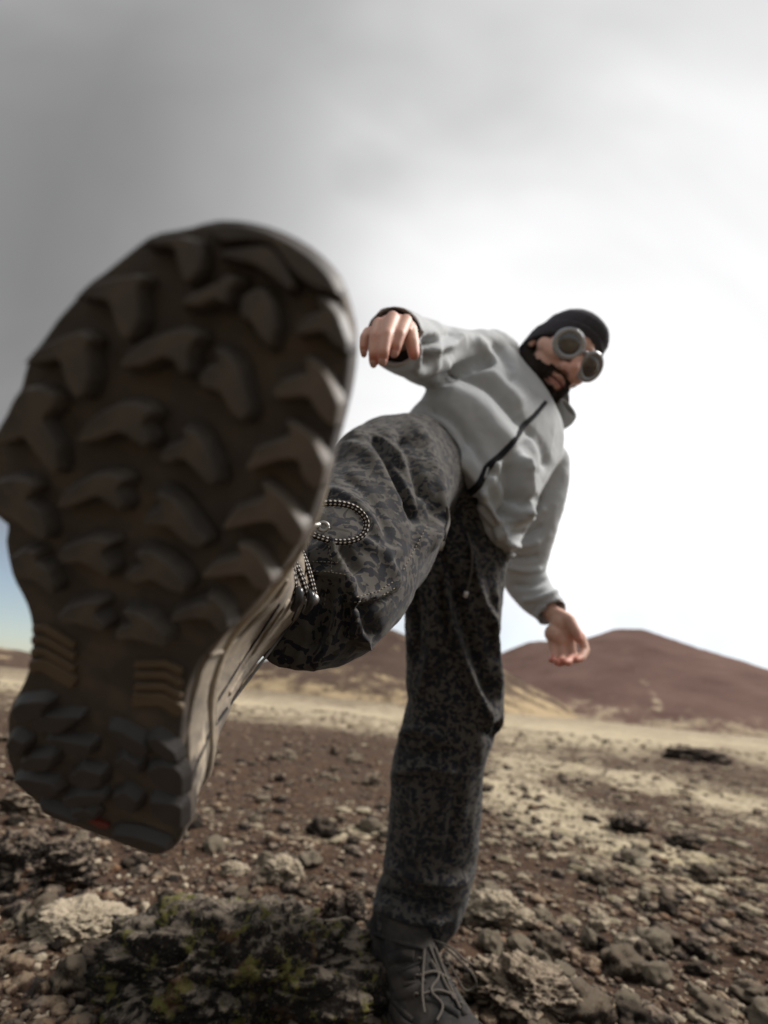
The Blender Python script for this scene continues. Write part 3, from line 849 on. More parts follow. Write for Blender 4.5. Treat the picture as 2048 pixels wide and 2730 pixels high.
kick = leg([(1120, 1285, 1.04, 150), (1078, 1262, 0.96, 158), (1030, 1300, 0.82, 172), (985, 1392, 0.68, 196), (925, 1490, 0.565, 206), (860, 1580, 0.475, 200), (812, 1628, 0.42, 160), (800, 1634, 0.405, 150)], 6)
stand = band([(1115, 1190, 1330, 1440, 1.06, 1.04, 0.62), (1088, 1330, 1342, 1470, 1.02, 1.01, 0.62), (1072, 1500, 1345, 1525, 0.99, 0.99, 0.66), (1074, 1600, 1338, 1610, 0.98, 0.98, 0.70), (1080, 1700, 1326, 1705, 0.97, 0.97, 0.72),
              (1084, 1800, 1334, 1800, 0.965, 0.965, 0.75), (1083, 1880, 1338, 1885, 0.96, 0.96, 0.78), (1064, 1962, 1312, 1962, 0.955, 0.955, 0.80), (1046, 2060, 1286, 2060, 0.95, 0.95, 0.80),
              (1036, 2200, 1278, 2210, 0.945, 0.945, 0.80), (1026, 2310, 1262, 2325, 0.94, 0.94, 0.82), (1000, 2395, 1232, 2415, 0.935, 0.935, 0.85), (1000, 2455, 1200, 2468, 0.93, 0.93, 0.95), (1012, 2500, 1180, 2506, 0.925, 0.925, 0.95)], 5, 0, 0.9, 44, 2.1)
pelvis = [leg([(1285, 1560, 0.975, 22), (1302, 1720, 0.965, 28), (1314, 1850, 0.955, 30), (1314, 1922, 0.95, 26), (1300, 1948, 0.95, 14)], 5), ball(W(1150, 1275, 1.05), [0.13, 0.12, 0.12]), ball(W(1215, 1320, 1.06), [0.125, 0.12, 0.13])]
tv, tn, tf = voxel([kick, stand] + pelvis, 0.0042, 5)
x_, y_, z_ = proj(tv)
is_kick = (z_ < 0.9) & (y_ < 1830)
amp = np.where(is_kick, 0.0022, 0.0030)
P1 = tv @ np.array([[1, 0.35, 0], [-0.2, 1, 0.3], [0.1, -0.3, 1.0]])
tv = tv + tn * (amp * (1.2 * fbm(P1 * 14, 3) - 1.3 * np.abs(pn(P1 * np.array([26, 22, 9]) + 3)) + 0.5))[:, None]
tn = normals(tv, tf)
for pts, w, a_, d0, d1 in [
        ([(985, 1150), (1041, 1222), (1091, 1311), (1142, 1390)], 22, -0.024, 0, 1.2), ([(1085, 1120), (1130, 1190), (1158, 1300), (1160, 1400), (1130, 1470)], 20, 0.016, 0, 1.2),
        ([(1060, 1150), (1105, 1240), (1130, 1330)], 14, -0.010, 0, 1.2), ([(930, 1160), (1000, 1172), (1075, 1230)], 12, 0.008, 0, 1.2), ([(915, 1190), (990, 1215), (1050, 1280), (1100, 1380)], 20, 0.010, 0, 1.2),
        ([(868, 1303), (939, 1336), (985, 1385), (1020, 1440)], 13, 0.006, 0, 1.0), ([(905, 1262), (960, 1300), (1010, 1365), (1040, 1450)], 12, -0.004, 0, 1.0),
        ([(922, 1522), (931, 1556), (939, 1606), (956, 1691), (975, 1722)], 12, 0.013, 0, 0.8), ([(925, 1540), (906, 1615), (889, 1691), (834, 1780)], 11, 0.012, 0, 0.8),
        ([(905, 1560), (925, 1640), (915, 1720)], 15, -0.012, 0, 0.8), ([(868, 1560), (866, 1650), (820, 1740)], 17, -0.011, 0, 0.8), ([(975, 1600), (985, 1660), (1000, 1700)], 18, -0.009, 0, 0.8),
        ([(876, 1442), (889, 1471), (927, 1522)], 9, 0.010, 0, 0.8), ([(905, 1440), (930, 1480), (960, 1530)], 15, -0.008, 0, 0.8), ([(830, 1525), (880, 1527), (928, 1532)], 8, 0.006, 0, 0.8),
        ([(940, 1600), (1007, 1589), (1053, 1560)], 9, 0.006, 0, 0.9), ([(945, 1618), (1010, 1607), (1060, 1578)], 8, -0.005, 0, 0.9), ([(815, 1660), (822, 1710), (790, 1770)], 9, 0.008, 0, 0.8),
        ([(1020, 1480), (1050, 1530), (1060, 1560)], 14, 0.006, 0, 1.0), ([(960, 1440), (1010, 1470), (1070, 1470)], 13, 0.006, 0, 1.0), ([(1080, 1330), (1110, 1400), (1105, 1470)], 12, -0.006, 0, 1.0),
        ([(1176, 1506), (1205, 1660), (1252, 1792), (1298, 1900), (1300, 1945)], 12, 0.013, 0.8, 1.4), ([(1198, 1500), (1228, 1640), (1275, 1770), (1318, 1880)], 16, -0.012, 0.8, 1.4),
        ([(1130, 1420), (1150, 1560), (1150, 1720), (1120, 1850)], 11, 0.009, 0.8, 1.4), ([(1245, 1440), (1275, 1560), (1310, 1680)], 12, 0.010, 0.8, 1.4), ([(1320, 1560), (1318, 1700), (1332, 1850)], 9, 0.008, 0.8, 1.4),
        ([(1180, 1440), (1175, 1560), (1195, 1680)], 14, -0.010, 0.8, 1.4), ([(1100, 1500), (1110, 1640), (1105, 1780)], 12, -0.009, 0.8, 1.4), ([(1285, 1950), (1320, 1962), (1340, 1930)], 12, -0.018, 0.8, 1.4),
        ([(1066, 1962), (1120, 1945), (1180, 1975)], 11, 0.008, 0.8, 1.4), ([(1060, 1990), (1110, 2010), (1200, 2000)], 12, -0.008, 0.8, 1.4), ([(1045, 2070), (1120, 2045), (1230, 2060)], 14, 0.007, 0.8, 1.4),
        ([(1030, 2300), (1100, 2330), (1200, 2350), (1245, 2330)], 13, 0.010, 0.8, 1.4), ([(1010, 2370), (1080, 2400), (1190, 2415)], 12, -0.012, 0.8, 1.4), ([(1000, 2410), (1080, 2440), (1190, 2450)], 11, 0.012, 0.8, 1.4),
        ([(1100, 2100), (1120, 2200), (1110, 2300)], 14, 0.006, 0.8, 1.4), ([(1220, 2080), (1210, 2200), (1190, 2300)], 15, -0.006, 0.8, 1.4)]:
    tv = stroke(tv, tn, pts, w, a_ * (1.5 if d0 > 0.5 else 1.12), d0, d1)
trousers = mesh_obj('trousers', tv, tf, MAT['camo'], person); tag(trousers, 'loose camouflage trousers, dark navy blotches on grey brown')
tn = normals(tv, tf)
t_bvh = BVHTree.FromPolygons([tuple(p) for p in tv], tf)


def hit(bvh, px, py, off=0.0, dflt=0.5):
    d = nrm(W(px, py, 1.0) - CAM); r = bvh.ray_cast(Vector(CAM), Vector(d))
    return np.array(r[0]) - d * off if r[0] is not None else W(px, py, dflt)


def dashes(name, pts, bvh, parent, mat, r=0.0006, gap=0.55, step=9):
    """a stitched seam: short threads lying on the cloth"""
    P = resample(np.asarray(pts, float), max(3, int(sum(np.linalg.norm(np.diff(np.asarray(pts, float), axis=0), axis=1)) / step)), False); parts = []
    for i in range(len(P) - 1):
        a, b = P[i], P[i] + (P[i + 1] - P[i]) * gap
        A, B = hit(bvh, *a, 0.0004), hit(bvh, *b, 0.0004)
        if np.linalg.norm(A - B) < 0.02: parts.append(tube([A, (A + B) / 2, B], [r, r, r], 1, 5))
    tag(mesh_obj(name, *merge(parts), mat, parent), kind='stuff')


for s in ([(800, 1500), (850, 1497), (905, 1500)], [(822, 1523), (870, 1524), (925, 1533)], [(874, 1445), (884, 1490), (884, 1530)], [(870, 1570), (864, 1620)], [(950, 1592), (1007, 1578), (1050, 1550)], [(945, 1606), (1007, 1596), (1056, 1566)], [(1075, 1520), (1105, 1465), (1140, 1400)]):
    dashes('seam', s, t_bvh, trousers, MAT['stitch'])
# drawcords of the waist, with their tips
for pts, tip in (([(1192, 1350), (1196, 1390), (1188, 1420), (1182, 1440)], [(1181, 1442), (1174, 1466)]), ([(1245, 1420), (1258, 1470), (1256, 1530), (1244, 1575)], [(1244, 1577), (1240, 1592)])):
    P = [hit(t_bvh, x, y, 0.006, 1.0) for x, y in pts]; mesh_obj('drawcord', *tube(P, [0.0024] * len(P), 4, 8), MAT['cord'], trousers)
    P = [hit(t_bvh, x, y, 0.007, 1.0) for x, y in tip]; mesh_obj('cord_tip', *tube(P, [0.0046, 0.0040], 2, 8), MAT['tip'], trousers)

# jacket ----------------------------------------------------------
torso = band([(1085, 1150, 1345, 1512, 1.02, 1.00, 0.62), (1082, 1112, 1362, 1470, 1.03, 1.01, 0.64), (1112, 1075, 1385, 1425, 1.05, 1.04, 0.66), (1150, 1022, 1408, 1362, 1.08, 1.08, 0.66), (1200, 965, 1440, 1290, 1.12, 1.13, 0.64),
              (1262, 915, 1478, 1225, 1.175, 1.19, 0.54), (1308, 920, 1474, 1165, 1.20, 1.205, 0.42), (1340, 940, 1455, 1100, 1.21, 1.21, 0.30)], 6, 0.02, 0.9, 56, 2.2)
sl_r = leg([(1322, 988, 1.20, 72), (1285, 968, 1.16, 84), (1215, 962, 1.10, 82), (1150, 948, 1.03, 84), (1108, 930, 0.96, 84), (1070, 910, 0.88, 84), (1054, 900, 0.82, 80), (1050, 897, 0.80, 78)], 6, 0.10)
sl_l = leg([(1440, 1215, 1.21, 62), (1452, 1270, 1.21, 64), (1432, 1360, 1.21, 66), (1402, 1450, 1.215, 66), (1395, 1525, 1.225, 60), (1422, 1578, 1.20, 55), (1458, 1618, 1.165, 48), (1474, 1636, 1.145, 45)], 6, 0.07)
jv, jn, jf = voxel([torso, sl_r, sl_l, ball(W(1312, 958, 1.18), 0.075), ball(W(1455, 1235, 1.21), 0.062)], 0.0048, 7)
P1 = jv @ np.array([[1, 0.3, 0.2], [-0.3, 1, 0.1], [0.1, -0.3, 1.0]])
jv = jv + jn * (0.0035 * fbm(P1 * 9, 2) - 0.0045 * np.abs(pn(P1 * np.array([15, 13, 10]) + 7)) - 0.0012 * np.abs(pn(P1 * 42)))[:, None]
jn = normals(jv, jf)
for pts, w, a_ in [
        ([(1205, 992), (1295, 1028), (1353, 1086), (1395, 1137)], 13, -0.016), ([(1128, 1065), (1200, 1110), (1262, 1180), (1296, 1246)], 11, -0.010), ([(1100, 1120), (1150, 1190), (1210, 1260), (1235, 1325)], 10, -0.008), ([(1400, 1140), (1440, 1190), (1455, 1250)], 11, -0.011), ([(1300, 1250), (1350, 1290), (1390, 1350)], 11, -0.008), ([(1205, 1338), (1270, 1395), (1332, 1462)], 7, -0.006), ([(1012, 835), (1045, 828), (1090, 850)], 6, -0.004), ([(1240, 985), (1330, 1020), (1390, 1090)], 24, 0.010), ([(1170, 1040), (1265, 1080), (1330, 1150), (1370, 1200)], 34, 0.014),
        ([(1130, 1090), (1180, 1150), (1250, 1200)], 26, -0.008), ([(1110, 1130), (1170, 1200), (1230, 1270)], 18, 0.007), ([(1382, 1214), (1396, 1310), (1387, 1383)], 15, 0.022), ([(1352, 1230), (1365, 1310), (1360, 1390)], 16, -0.016),
        ([(1305, 1300), (1334, 1358), (1350, 1420)], 15, -0.016), ([(1237, 1353), (1295, 1397), (1343, 1464)], 14, 0.014), ([(1270, 1335), (1318, 1395), (1345, 1440)], 13, 0.010), ([(1250, 1330), (1290, 1370), (1320, 1420)], 11, -0.010),
        ([(1405, 1160), (1425, 1210), (1420, 1260)], 16, 0.006), ([(1325, 1225), (1310, 1290), (1290, 1330)], 13, 0.008),
        ([(1170, 1012), (1260, 973), (1325, 958)], 15, -0.018), ([(1131, 915), (1180, 905), (1200, 880)], 11, -0.010), ([(1150, 935), (1195, 925), (1240, 895)], 12, 0.010), ([(1120, 960), (1170, 950), (1210, 930)], 10, -0.008),
        ([(1095, 990), (1150, 985), (1200, 965)], 12, 0.010), ([(1100, 880), (1120, 920), (1115, 980)], 9, 0.008), ([(1122, 880), (1140, 930), (1135, 985)], 9, -0.009), ([(1150, 880), (1165, 920), (1160, 990)], 10, 0.007),
        ([(1260, 905), (1300, 935), (1320, 985)], 15, 0.010), ([(1310, 910), (1350, 960), (1370, 1020)], 14, -0.008), ([(1440, 1320), (1405, 1350), (1385, 1345)], 10, -0.010), ([(1455, 1350), (1420, 1380), (1375, 1385)], 10, 0.009),
        ([(1445, 1400), (1410, 1420), (1365, 1420)], 9, -0.009), ([(1440, 1440), (1400, 1455), (1355, 1450)], 9, 0.009), ([(1440, 1480), (1395, 1490), (1350, 1480)], 8, -0.009), ([(1445, 1515), (1400, 1520), (1350, 1510)], 8, 0.008),
        ([(1465, 1545), (1420, 1560), (1365, 1560)], 8, -0.008), ([(1490, 1575), (1440, 1595), (1390, 1600)], 7, 0.008), ([(1505, 1595), (1460, 1620), (1420, 1630)], 7, -0.008), ([(1085, 1120), (1100, 1170)], 12, 0.01)]:
    jv = stroke(jv, jn, pts, w, a_ * 1.35)
jacket = mesh_obj('jacket', jv, jf, MAT['jacket'], person); tag(jacket, 'light grey fleece jacket with black zip')
j_bvh = BVHTree.FromPolygons([tuple(p) for p in jv], jf)


def ribbon(name, pts, widths, bvh, parent, mat, off=0.002, th=0.002, dflt=1.1):
    P = cat(np.column_stack([np.asarray(pts, float), widths]), 6); Rr = []
    C = np.array([hit(bvh, x, y, off, dflt) for x, y, w in P])
    for _ in range(2): C[1:-1] = (C[:-2] + 2 * C[1:-1] + C[2:]) / 4
    T = np.gradient(C, axis=0)
    for c, t, w in zip(C, T, P[:, 2]):
        v = nrm(CAM - c); s = nrm(np.cross(t, v)); d = (c - CAM) @ FWD; h = w * d / F / 2
        Rr.append(np.array([c - s * h, c - s * h * 0.6 + v * th, c + v * th * 1.3, c + s * h * 0.6 + v * th, c + s * h, c - v * th * 2]))
    return mesh_obj(name, *rings_mesh(Rr), mat, parent)


ribbon('zipper', [(1457, 1069), (1425, 1108), (1397, 1134), (1370, 1175), (1338, 1212), (1300, 1246), (1284, 1280), (1268, 1303), (1232, 1330), (1200, 1356)], [12, 13, 15, 17, 18, 20, 19, 21, 17, 14], j_bvh, jacket, MAT['zip'], 0.003, 0.003)
zp = [hit(j_bvh, x, y, 0.007, 1.1) for x, y in ((1302, 1246), (1297, 1262), (1292, 1276))]
mesh_obj('zip_puller', *tube(zp, [0.0018, 0.0022, 0.0016], 3, 8), MAT['metal'], jacket)
# collar, standing away from the neck on the far side
fl = band([(1440, 1078, 1468, 1152, 1.205, 1.205, 0.5), (1464, 1072, 1498, 1148, 1.19, 1.19, 0.46), (1484, 1066, 1524, 1132, 1.17, 1.17, 0.40), (1495, 1062, 1536, 1114, 1.155, 1.155, 0.34)], 5, 0.05, 0.80, 40, 2.2)
mesh_obj('collar', *fl, MAT['jacket'], jacket)
mesh_obj('collar_lining', *band([(1490, 1074, 1518, 1124, 1.176, 1.176, 0.34), (1496, 1070, 1528, 1113, 1.163, 1.163, 0.30)], 3, 0, 0.8, 32), MAT['jacket_in'], jacket)
mesh_obj('collar', *tube([W(1412, 1100, 1.255), W(1432, 1086, 1.25), W(1442, 1078, 1.245)], [0.066, 0.063, 0.062], 3, 28, 0.03, 0.86), MAT['jacket'], jacket)
# cuff linings
mesh_obj('cuff_lining', *tube([W(1060, 905, 0.86), W(1055, 901, 0.832)], [0.046, 0.046], 2, 24), MAT['jacket_in'], jacket)

# body ------------------------------------------------------------
HD = 1.19
HC = W(1491, 951, HD)                                  # centre of the head
ctoc = nrm(CAM - HC); eye = cdir(np.array([0.69, -0.725, 0.0])); eye = nrm(eye - ctoc * (eye @ ctoc))
YAW, PIT = math.radians(20), math.radians(18)
hf = math.cos(YAW) * ctoc + math.sin(YAW) * eye; hl = math.cos(YAW) * eye - math.sin(YAW) * ctoc; hu = np.cross(hf, hl)
hf, hu = math.cos(PIT) * hf + math.sin(PIT) * hu, math.cos(PIT) * hu - math.sin(PIT) * hf
HAX = np.array([hf, hl, hu])
HK = 1.06


def H(x, y, z): return HC + HK * (x * hf + y * hl + z * hu)


def hb(x, y, z, rx, ry, rz): return ball(H(x, y, z), HK * np.array([rx, ry, rz]), HAX, 22)


def hc(pts, r): return caps([H(*p) for p in pts], [HK * k for k in r], 12)


head = [hb(-0.008, 0, 0.030, 0.092, 0.072, 0.086), hb(0.028, 0, -0.045, 0.062, 0.062, 0.070), hb(0.058, 0, -0.092, 0.028, 0.030, 0.022), hb(0.045, 0.0, 0.0, 0.052, 0.062, 0.05)]
head += hc([(0.088, 0, 0.012), (0.102, 0, -0.012), (0.114, 0, -0.033)], [0.010, 0.011, 0.0145])
for s in (1, -1):
    head += hc([(0.102, s * 0.013, -0.038), (0.090, s * 0.016, -0.036)], [0.010, 0.010])
    head += hc([(0.085, s * 0.012, 0.026), (0.078, s * 0.045, 0.022)], [0.013, 0.011])
    head += hc([(0.070, s * 0.040, -0.022), (0.030, s * 0.060, -0.015)], [0.020, 0.018])
    head += hc([(0.045, s * 0.040, -0.082), (-0.005, s * 0.058, -0.055)], [0.022, 0.020])
    head += [hb(-0.012, s * 0.073, -0.014, 0.016, 0.008, 0.028)]
head += hc([(0.088, -0.020, -0.067), (0.097, 0, -0.063), (0.088, 0.020, -0.067)], [0.006, 0.009, 0.006])
head += hc([(0.085, -0.018, -0.074), (0.094, 0, -0.078), (0.085, 0.018, -0.074)], [0.006, 0.010, 0.006])
neck = caps([H(-0.02, 0, -0.03), H(-0.03, 0, -0.09), W(1458, 1070, 1.25), W(1435, 1095, 1.27)], [0.058, 0.055, 0.055, 0.055], 18)
core = caps([W(1425, 1075, 1.27), W(1360, 1120, 1.20), W(1290, 1200, 1.13), W(1215, 1290, 1.07)], [0.055, 0.09, 0.10, 0.10], 18)
core += caps([W(1430, 1110, 1.24), W(1320, 975, 1.19), W(1215, 955, 1.11), W(1108, 922, 0.97), W(1062, 900, 0.84), W(1052, 880, 0.80)], [0.06, 0.046, 0.038, 0.030, 0.028, 0.026], 16)
core += caps([W(1430, 1130, 1.23), W(1448, 1250, 1.215), W(1402, 1470, 1.215), W(1440, 1600, 1.185), W(1484, 1645, 1.13)], [0.05, 0.036, 0.026, 0.021, 0.022], 16)
core += caps([W(1130, 1280, 1.02), W(1000, 1370, 0.70), W(900, 1510, 0.53), W(870, 1550, 0.49)], [0.085, 0.055, 0.034, 0.028], 16)
core += caps([W(1215, 1330, 1.04), W(1205, 1850, 0.96), W(1140, 2300, 0.945), W(1100, 2470, 0.93)], [0.085, 0.058, 0.048, 0.034], 16)


def hand(wrist, fingers, thumb, palm, k):
    """palm slab from wrist to knuckles, then fingers as chains of their own"""
    out = []
    for ch, r in fingers:
        P = [W(*p) for p in ch]; out += caps([wrist + (P[0] - wrist) * 0.25] + P, [r * 1.15, r * 1.18] + [r * q for q in (1.0, 0.92, 0.80)][:len(P) - 1], 12)
    P = [W(*p) for p in thumb]; out += caps([wrist] + P, [k * 0.014, k * 0.0155, k * 0.0125, k * 0.0100][:len(P) + 1], 12)
    for c, r in palm: out.append(ball(W(*c), r, n=14))
    return out


wr = W(1052, 880, 0.80)
hand_r = hand(wr, [([(1082, 856, 0.762), (1066, 893, 0.728), (1056, 925, 0.722), (1051, 942, 0.725)], 0.0098), ([(1047, 848, 0.752), (1031, 894, 0.715), (1023, 940, 0.706), (1020, 964, 0.712)], 0.0100),
                   ([(1010, 864, 0.756), (999, 900, 0.722), (996, 945, 0.715), (996, 968, 0.722)], 0.0094), ([(983, 886, 0.768), (971, 902, 0.745), (969, 926, 0.740), (970, 940, 0.745)], 0.0082)],
              [(1090, 880, 0.785), (1099, 915, 0.765), (1104, 945, 0.757)], [((1062, 872, 0.782), 0.021), ((1035, 874, 0.778), 0.021), ((1010, 886, 0.782), 0.017), ((1085, 875, 0.785), 0.016)], 1.0)
wl = W(1489, 1636, 1.125)
hand_l = hand(wl, [([(1549, 1697, 1.110), (1562, 1733, 1.090), (1550, 1754, 1.070), (1537, 1760, 1.060)], 0.0098), ([(1522, 1712, 1.100), (1528, 1752, 1.080), (1515, 1766, 1.057), (1503, 1764, 1.050)], 0.0100),
                   ([(1497, 1716, 1.100), (1500, 1752, 1.083), (1493, 1768, 1.060), (1484, 1766, 1.052)], 0.0094), ([(1472, 1714, 1.105), (1476, 1742, 1.093), (1473, 1758, 1.075), (1470, 1760, 1.067)], 0.0084)],
              [(1516, 1652, 1.100), (1535, 1685, 1.080), (1543, 1703, 1.071)], [((1495, 1660, 1.117), 0.026), ((1478, 1690, 1.112), 0.024), ((1512, 1685, 1.112), 0.026), ((1497, 1705, 1.108), 0.022), ((1535, 1690, 1.115), 0.017)], 1.05)
sv, sn, sf = voxel(head + neck + core + hand_r + hand_l, 0.0027, 3, 0.5)
hx = ((sv - HC) / HK) @ HAX.T                          # head coordinates of every vertex
mat_i = []
sfa = np.array([q[:4] if len(q) == 4 else (*q, q[-1]) for q in sf]); fc = hx[sfa].mean(1)
lips = (np.abs(fc[:, 1]) < 0.022) & (fc[:, 2] < -0.062) & (fc[:, 2] > -0.0815) & (fc[:, 0] > 0.083) & (np.abs(fc[:, 1]) < 0.027 - 1.0 * np.abs(fc[:, 2] + 0.0715))
body = mesh_obj('body', sv, sf, [MAT['skin'], MAT['lip'], MAT['mouth']], person)
body.data.polygons.foreach_set('material_index', np.where((np.abs(fc[:, 2] + 0.0708) < 0.0022) & (np.abs(fc[:, 1]) < 0.023) & (fc[:, 0] > 0.078), 2, lips.astype(np.int32))); tag(body, 'face and hands of the man')
flush = np.exp(-((hx - [0.112, 0, -0.03]) ** 2).sum(1) / 0.022 ** 2) * 0.6 + 0.35 * np.exp(-((np.abs(hx[:, 1]) - 0.045) ** 2 + (hx[:, 0] - 0.07) ** 2 + (hx[:, 2] + 0.02) ** 2) / 0.02 ** 2)
tips_ = [W(*p) for p in ((1051, 942, 0.725), (1020, 964, 0.712), (996, 968, 0.722), (970, 940, 0.745), (1104, 950, 0.757), (1537, 1760, 1.060), (1503, 1764, 1.050), (1484, 1766, 1.052), (1470, 1760, 1.067), (1543, 1703, 1.071))]
for t in tips_: flush += 0.85 * np.exp(-((sv - t) ** 2).sum(1) / 0.017 ** 2)
for t in (W(1082, 856, .762), W(1047, 848, .752), W(1010, 864, .756), W(983, 886, .768), W(1031, 894, .715), W(1066, 893, .728), W(999, 900, .722)): flush += 0.35 * np.exp(-((sv - t) ** 2).sum(1) / 0.013 ** 2)
fa = body.data.attributes.new('flush', 'FLOAT', 'POINT'); fa.data.foreach_set('value', np.clip(flush, 0, 1).astype(np.float32))
# finger nails
for p, q, r in ((tips_[0], W(1056, 925, .722), .0062), (tips_[1], W(1023, 940, .706), .0064), (tips_[2], W(996, 945, .715), .006), (tips_[3], W(969, 926, .74), .0054), (tips_[9], W(1535, 1685, 1.080), .0075)):
    ax = nrm(p - q); vv = nrm(CAM - p); vv = nrm(vv - ax * (vv @ ax)); sd_ = np.cross(ax, vv)
    mesh_obj('nail', *ball(p + vv * 0.0062 - ax * 0.001, [0.0075, r, 0.0022], np.array([ax, sd_, vv]), 12), MAT['nail'], body)

# beard: a shell of short hair over jaw, chin and upper lip
hs = np.abs(hx[:, 1])
jaw = (hx[:, 2] < -0.034 - 0.45 * np.clip(hx[:, 0] - 0.012, -0.02, 0.2) + 0.012 * pn(sv * 60)) & (hs > 0.016) & (hx[:, 0] > -0.022)
chin = (hx[:, 2] < -0.0835) & (hx[:, 0] > 0.0)
mous = (hx[:, 2] < -0.047) & (hx[:, 2] > -0.060) & (hs < 0.036) & (hx[:, 0] > 0.07)
side = (hx[:, 2] < -0.054) & (hs > 0.0195) & (hx[:, 0] > 0.03)
soul = (hs < 0.006) & (hx[:, 2] < -0.083) & (hx[:, 0] > 0.05)
inb = (jaw & (hx[:, 2] > -0.14) & (hs > 0.03)) | (chin & (hx[:, 2] > -0.13)) | mous | side & (hx[:, 2] > -0.13) | soul
inb &= np.linalg.norm(hx, axis=1) < 0.16
keep = inb[sfa].all(1); used = np.unique(sfa[keep]); mp_ = -np.ones(len(sv), int); mp_[used] = np.arange(len(used))
bvx = sv[used] + sn[used] * (0.0030 + 0.0035 * np.abs(pn(sv[used] * 260)))[:, None]
mesh_obj('beard', bvx, mp_[sfa[keep]], MAT['beard'], person)

# beanie ----------------------------------------------------------
rr_ = []
th = np.linspace(0, 2 * math.pi, 72, endpoint=False)
bt = math.radians(-33)                                  # the brim drops towards the nape
bz = np.array([math.sin(bt), 0, math.cos(bt)]); bx = np.array([math.cos(bt), 0, -math.sin(bt)])
for h, rx, ry in ((0.000, 0.094, 0.083), (-0.005, 0.099, 0.087), (0.004, 0.102, 0.089), (0.036, 0.102, 0.089), (0.043, 0.099, 0.086), (0.0435, 0.095, 0.082), (0.049, 0.0945, 0.0815), (0.076, 0.091, 0.076), (0.096, 0.079, 0.063), (0.110, 0.058, 0.047), (0.118, 0.034, 0.028), (0.124, 0.010, 0.009)):
    rib = 1 + 0.012 * np.sin(30 * th) * (h < 0.043) + 0.006 * np.sin(22 * th + 1)
    tk = bt * max(0.0, 1 - h / 0.125); bz = np.array([math.sin(tk), 0, math.cos(tk)]); bx = np.array([math.cos(tk), 0, -math.sin(tk)])
    c = np.array([-0.008, 0, -0.021 + 1.12 * h])
    p = c + (rx * np.cos(th) * rib)[:, None] * bx + (ry * np.sin(th) * rib)[:, None] * np.array([0, 1, 0])
    rr_.append(np.array([H(*k) for k in p]))
beanie = mesh_obj('beanie', *rings_mesh(rr_), MAT['knit'], person); tag(beanie, 'charcoal knitted beanie with turned-up brim')

# goggles ---------------------------------------------------------
goggles = None
for s in (-1, 1):
    gc = np.array([0.0935, s * 0.0385, 0.003]); gn = nrm([1.0, s * 0.30, -0.02]); ga = nrm(np.cross([0, 0, 1.0], gn)); gb = np.cross(gn, ga); rr_ = []
    ph = np.linspace(0, 2 * math.pi, 14, endpoint=False)
    for t in np.linspace(0, 2 * math.pi, 48, endpoint=False):
        o = math.cos(t) * ga * 1.08 + math.sin(t) * gb; on = nrm(o)
        c = gc + 0.0285 * o
        rr_.append(np.array([H(*(c + on * 0.0066 * math.cos(p) + gn * 0.0042 * math.sin(p))) for p in ph]))
    rr_.append(rr_[0])
    v, f = rings_mesh(rr_, False)
    if goggles is None:
        br = tube([H(0.100, -0.012, 0.006), H(0.108, 0, 0.011), H(0.100, 0.012, 0.006)], [0.0050, 0.0045, 0.0050], 5, 12)
        arms = []
        goggles = mesh_obj('goggles', *merge([(v, f)]), MAT['silver'], person); tag(goggles, 'round silver goggles with brown smoke lenses')
        mesh_obj('bridge', *br, MAT['silver'], goggles)
    else: mesh_obj('rim', v, f, MAT['silver'], goggles)
    lr = []
    for r, dz in ((0.0262, -0.002), (0.0240, 0.0015), (0.0165, 0.0045), (0.008, 0.0060), (0.001, 0.0065)):
        lr.append(np.array([H(*(gc + (math.cos(t) * ga * 1.08 + math.sin(t) * gb) * r + gn * dz)) for t in np.linspace(0, 2 * math.pi, 32, endpoint=False)]))
    mesh_obj('lens', *rings_mesh(lr), MAT['lens'], goggles)

# ------------------------------------------------------------------ laces, hooks, tongue of the raised boot
def lace(name, P, r, parent, mat, m=8, n=12, period=None):
    D = cat(np.column_stack([np.asarray(P, float), np.full(len(P), r)]), m); T, A, B = frames(D[:, :3])
    s = np.concatenate([[0], np.cumsum(np.linalg.norm(np.diff(D[:, :3], axis=0), axis=1))]); V, UV = [], []
    per = period or r * 1.35
    for c, a, b, l in zip(D[:, :3], A, B, s):
        for j in range(n + 1):
            t = 2 * math.pi * j / n; V.append(c + r * (math.cos(t) * a + math.sin(t) * b)); UV.append((l / per, 6.0 * j / n))
    Fc = [(k * (n + 1) + j, k * (n + 1) + j + 1, (k + 1) * (n + 1) + j + 1, (k + 1) * (n + 1) + j) for k in range(len(D) - 1) for j in range(n)]
    return mesh_obj(name, V, Fc, mat, parent, uv=UV)


def at_boot(x, y, off=0.004, d=0.40): return hit(boot_bvh, x, y, off, d)


# tongue and collar padding rising out of the shaft
for P, r in (([(742, 1560, .372), (772, 1520, .392), (796, 1484, .415), (806, 1455, .432)], [30, 30, 26, 15]),):
    v, f = tube([W(x, y, d) for x, y, d in P], [q * p[2] / F for q, p in zip(r, P)], 6, 20); mesh_obj('tongue', v, f, MAT['leather_dark'], boot)
for P in ([(774, 1500, .352), (784, 1540, .350), (790, 1588, .350)], [(780, 1490, .366), (800, 1530, .360), (814, 1568, .358), (822, 1598, .358)], [(800, 1462, .402), (818, 1506, .392), (832, 1556, .386), (840, 1592, .384)]):
    lace('lace', [W(*p) for p in P], 0.0026, boot, MAT['lace'])
lace('lace', [W(*p) for p in ((800, 1352, .420), (850, 1343, .424), (905, 1342, .430), (950, 1356, .436), (976, 1388, .440), (970, 1422, .436), (940, 1441, .430), (895, 1444, .424), (850, 1432, .418), (812, 1415, .412))], 0.0032, boot, MAT['lace'])
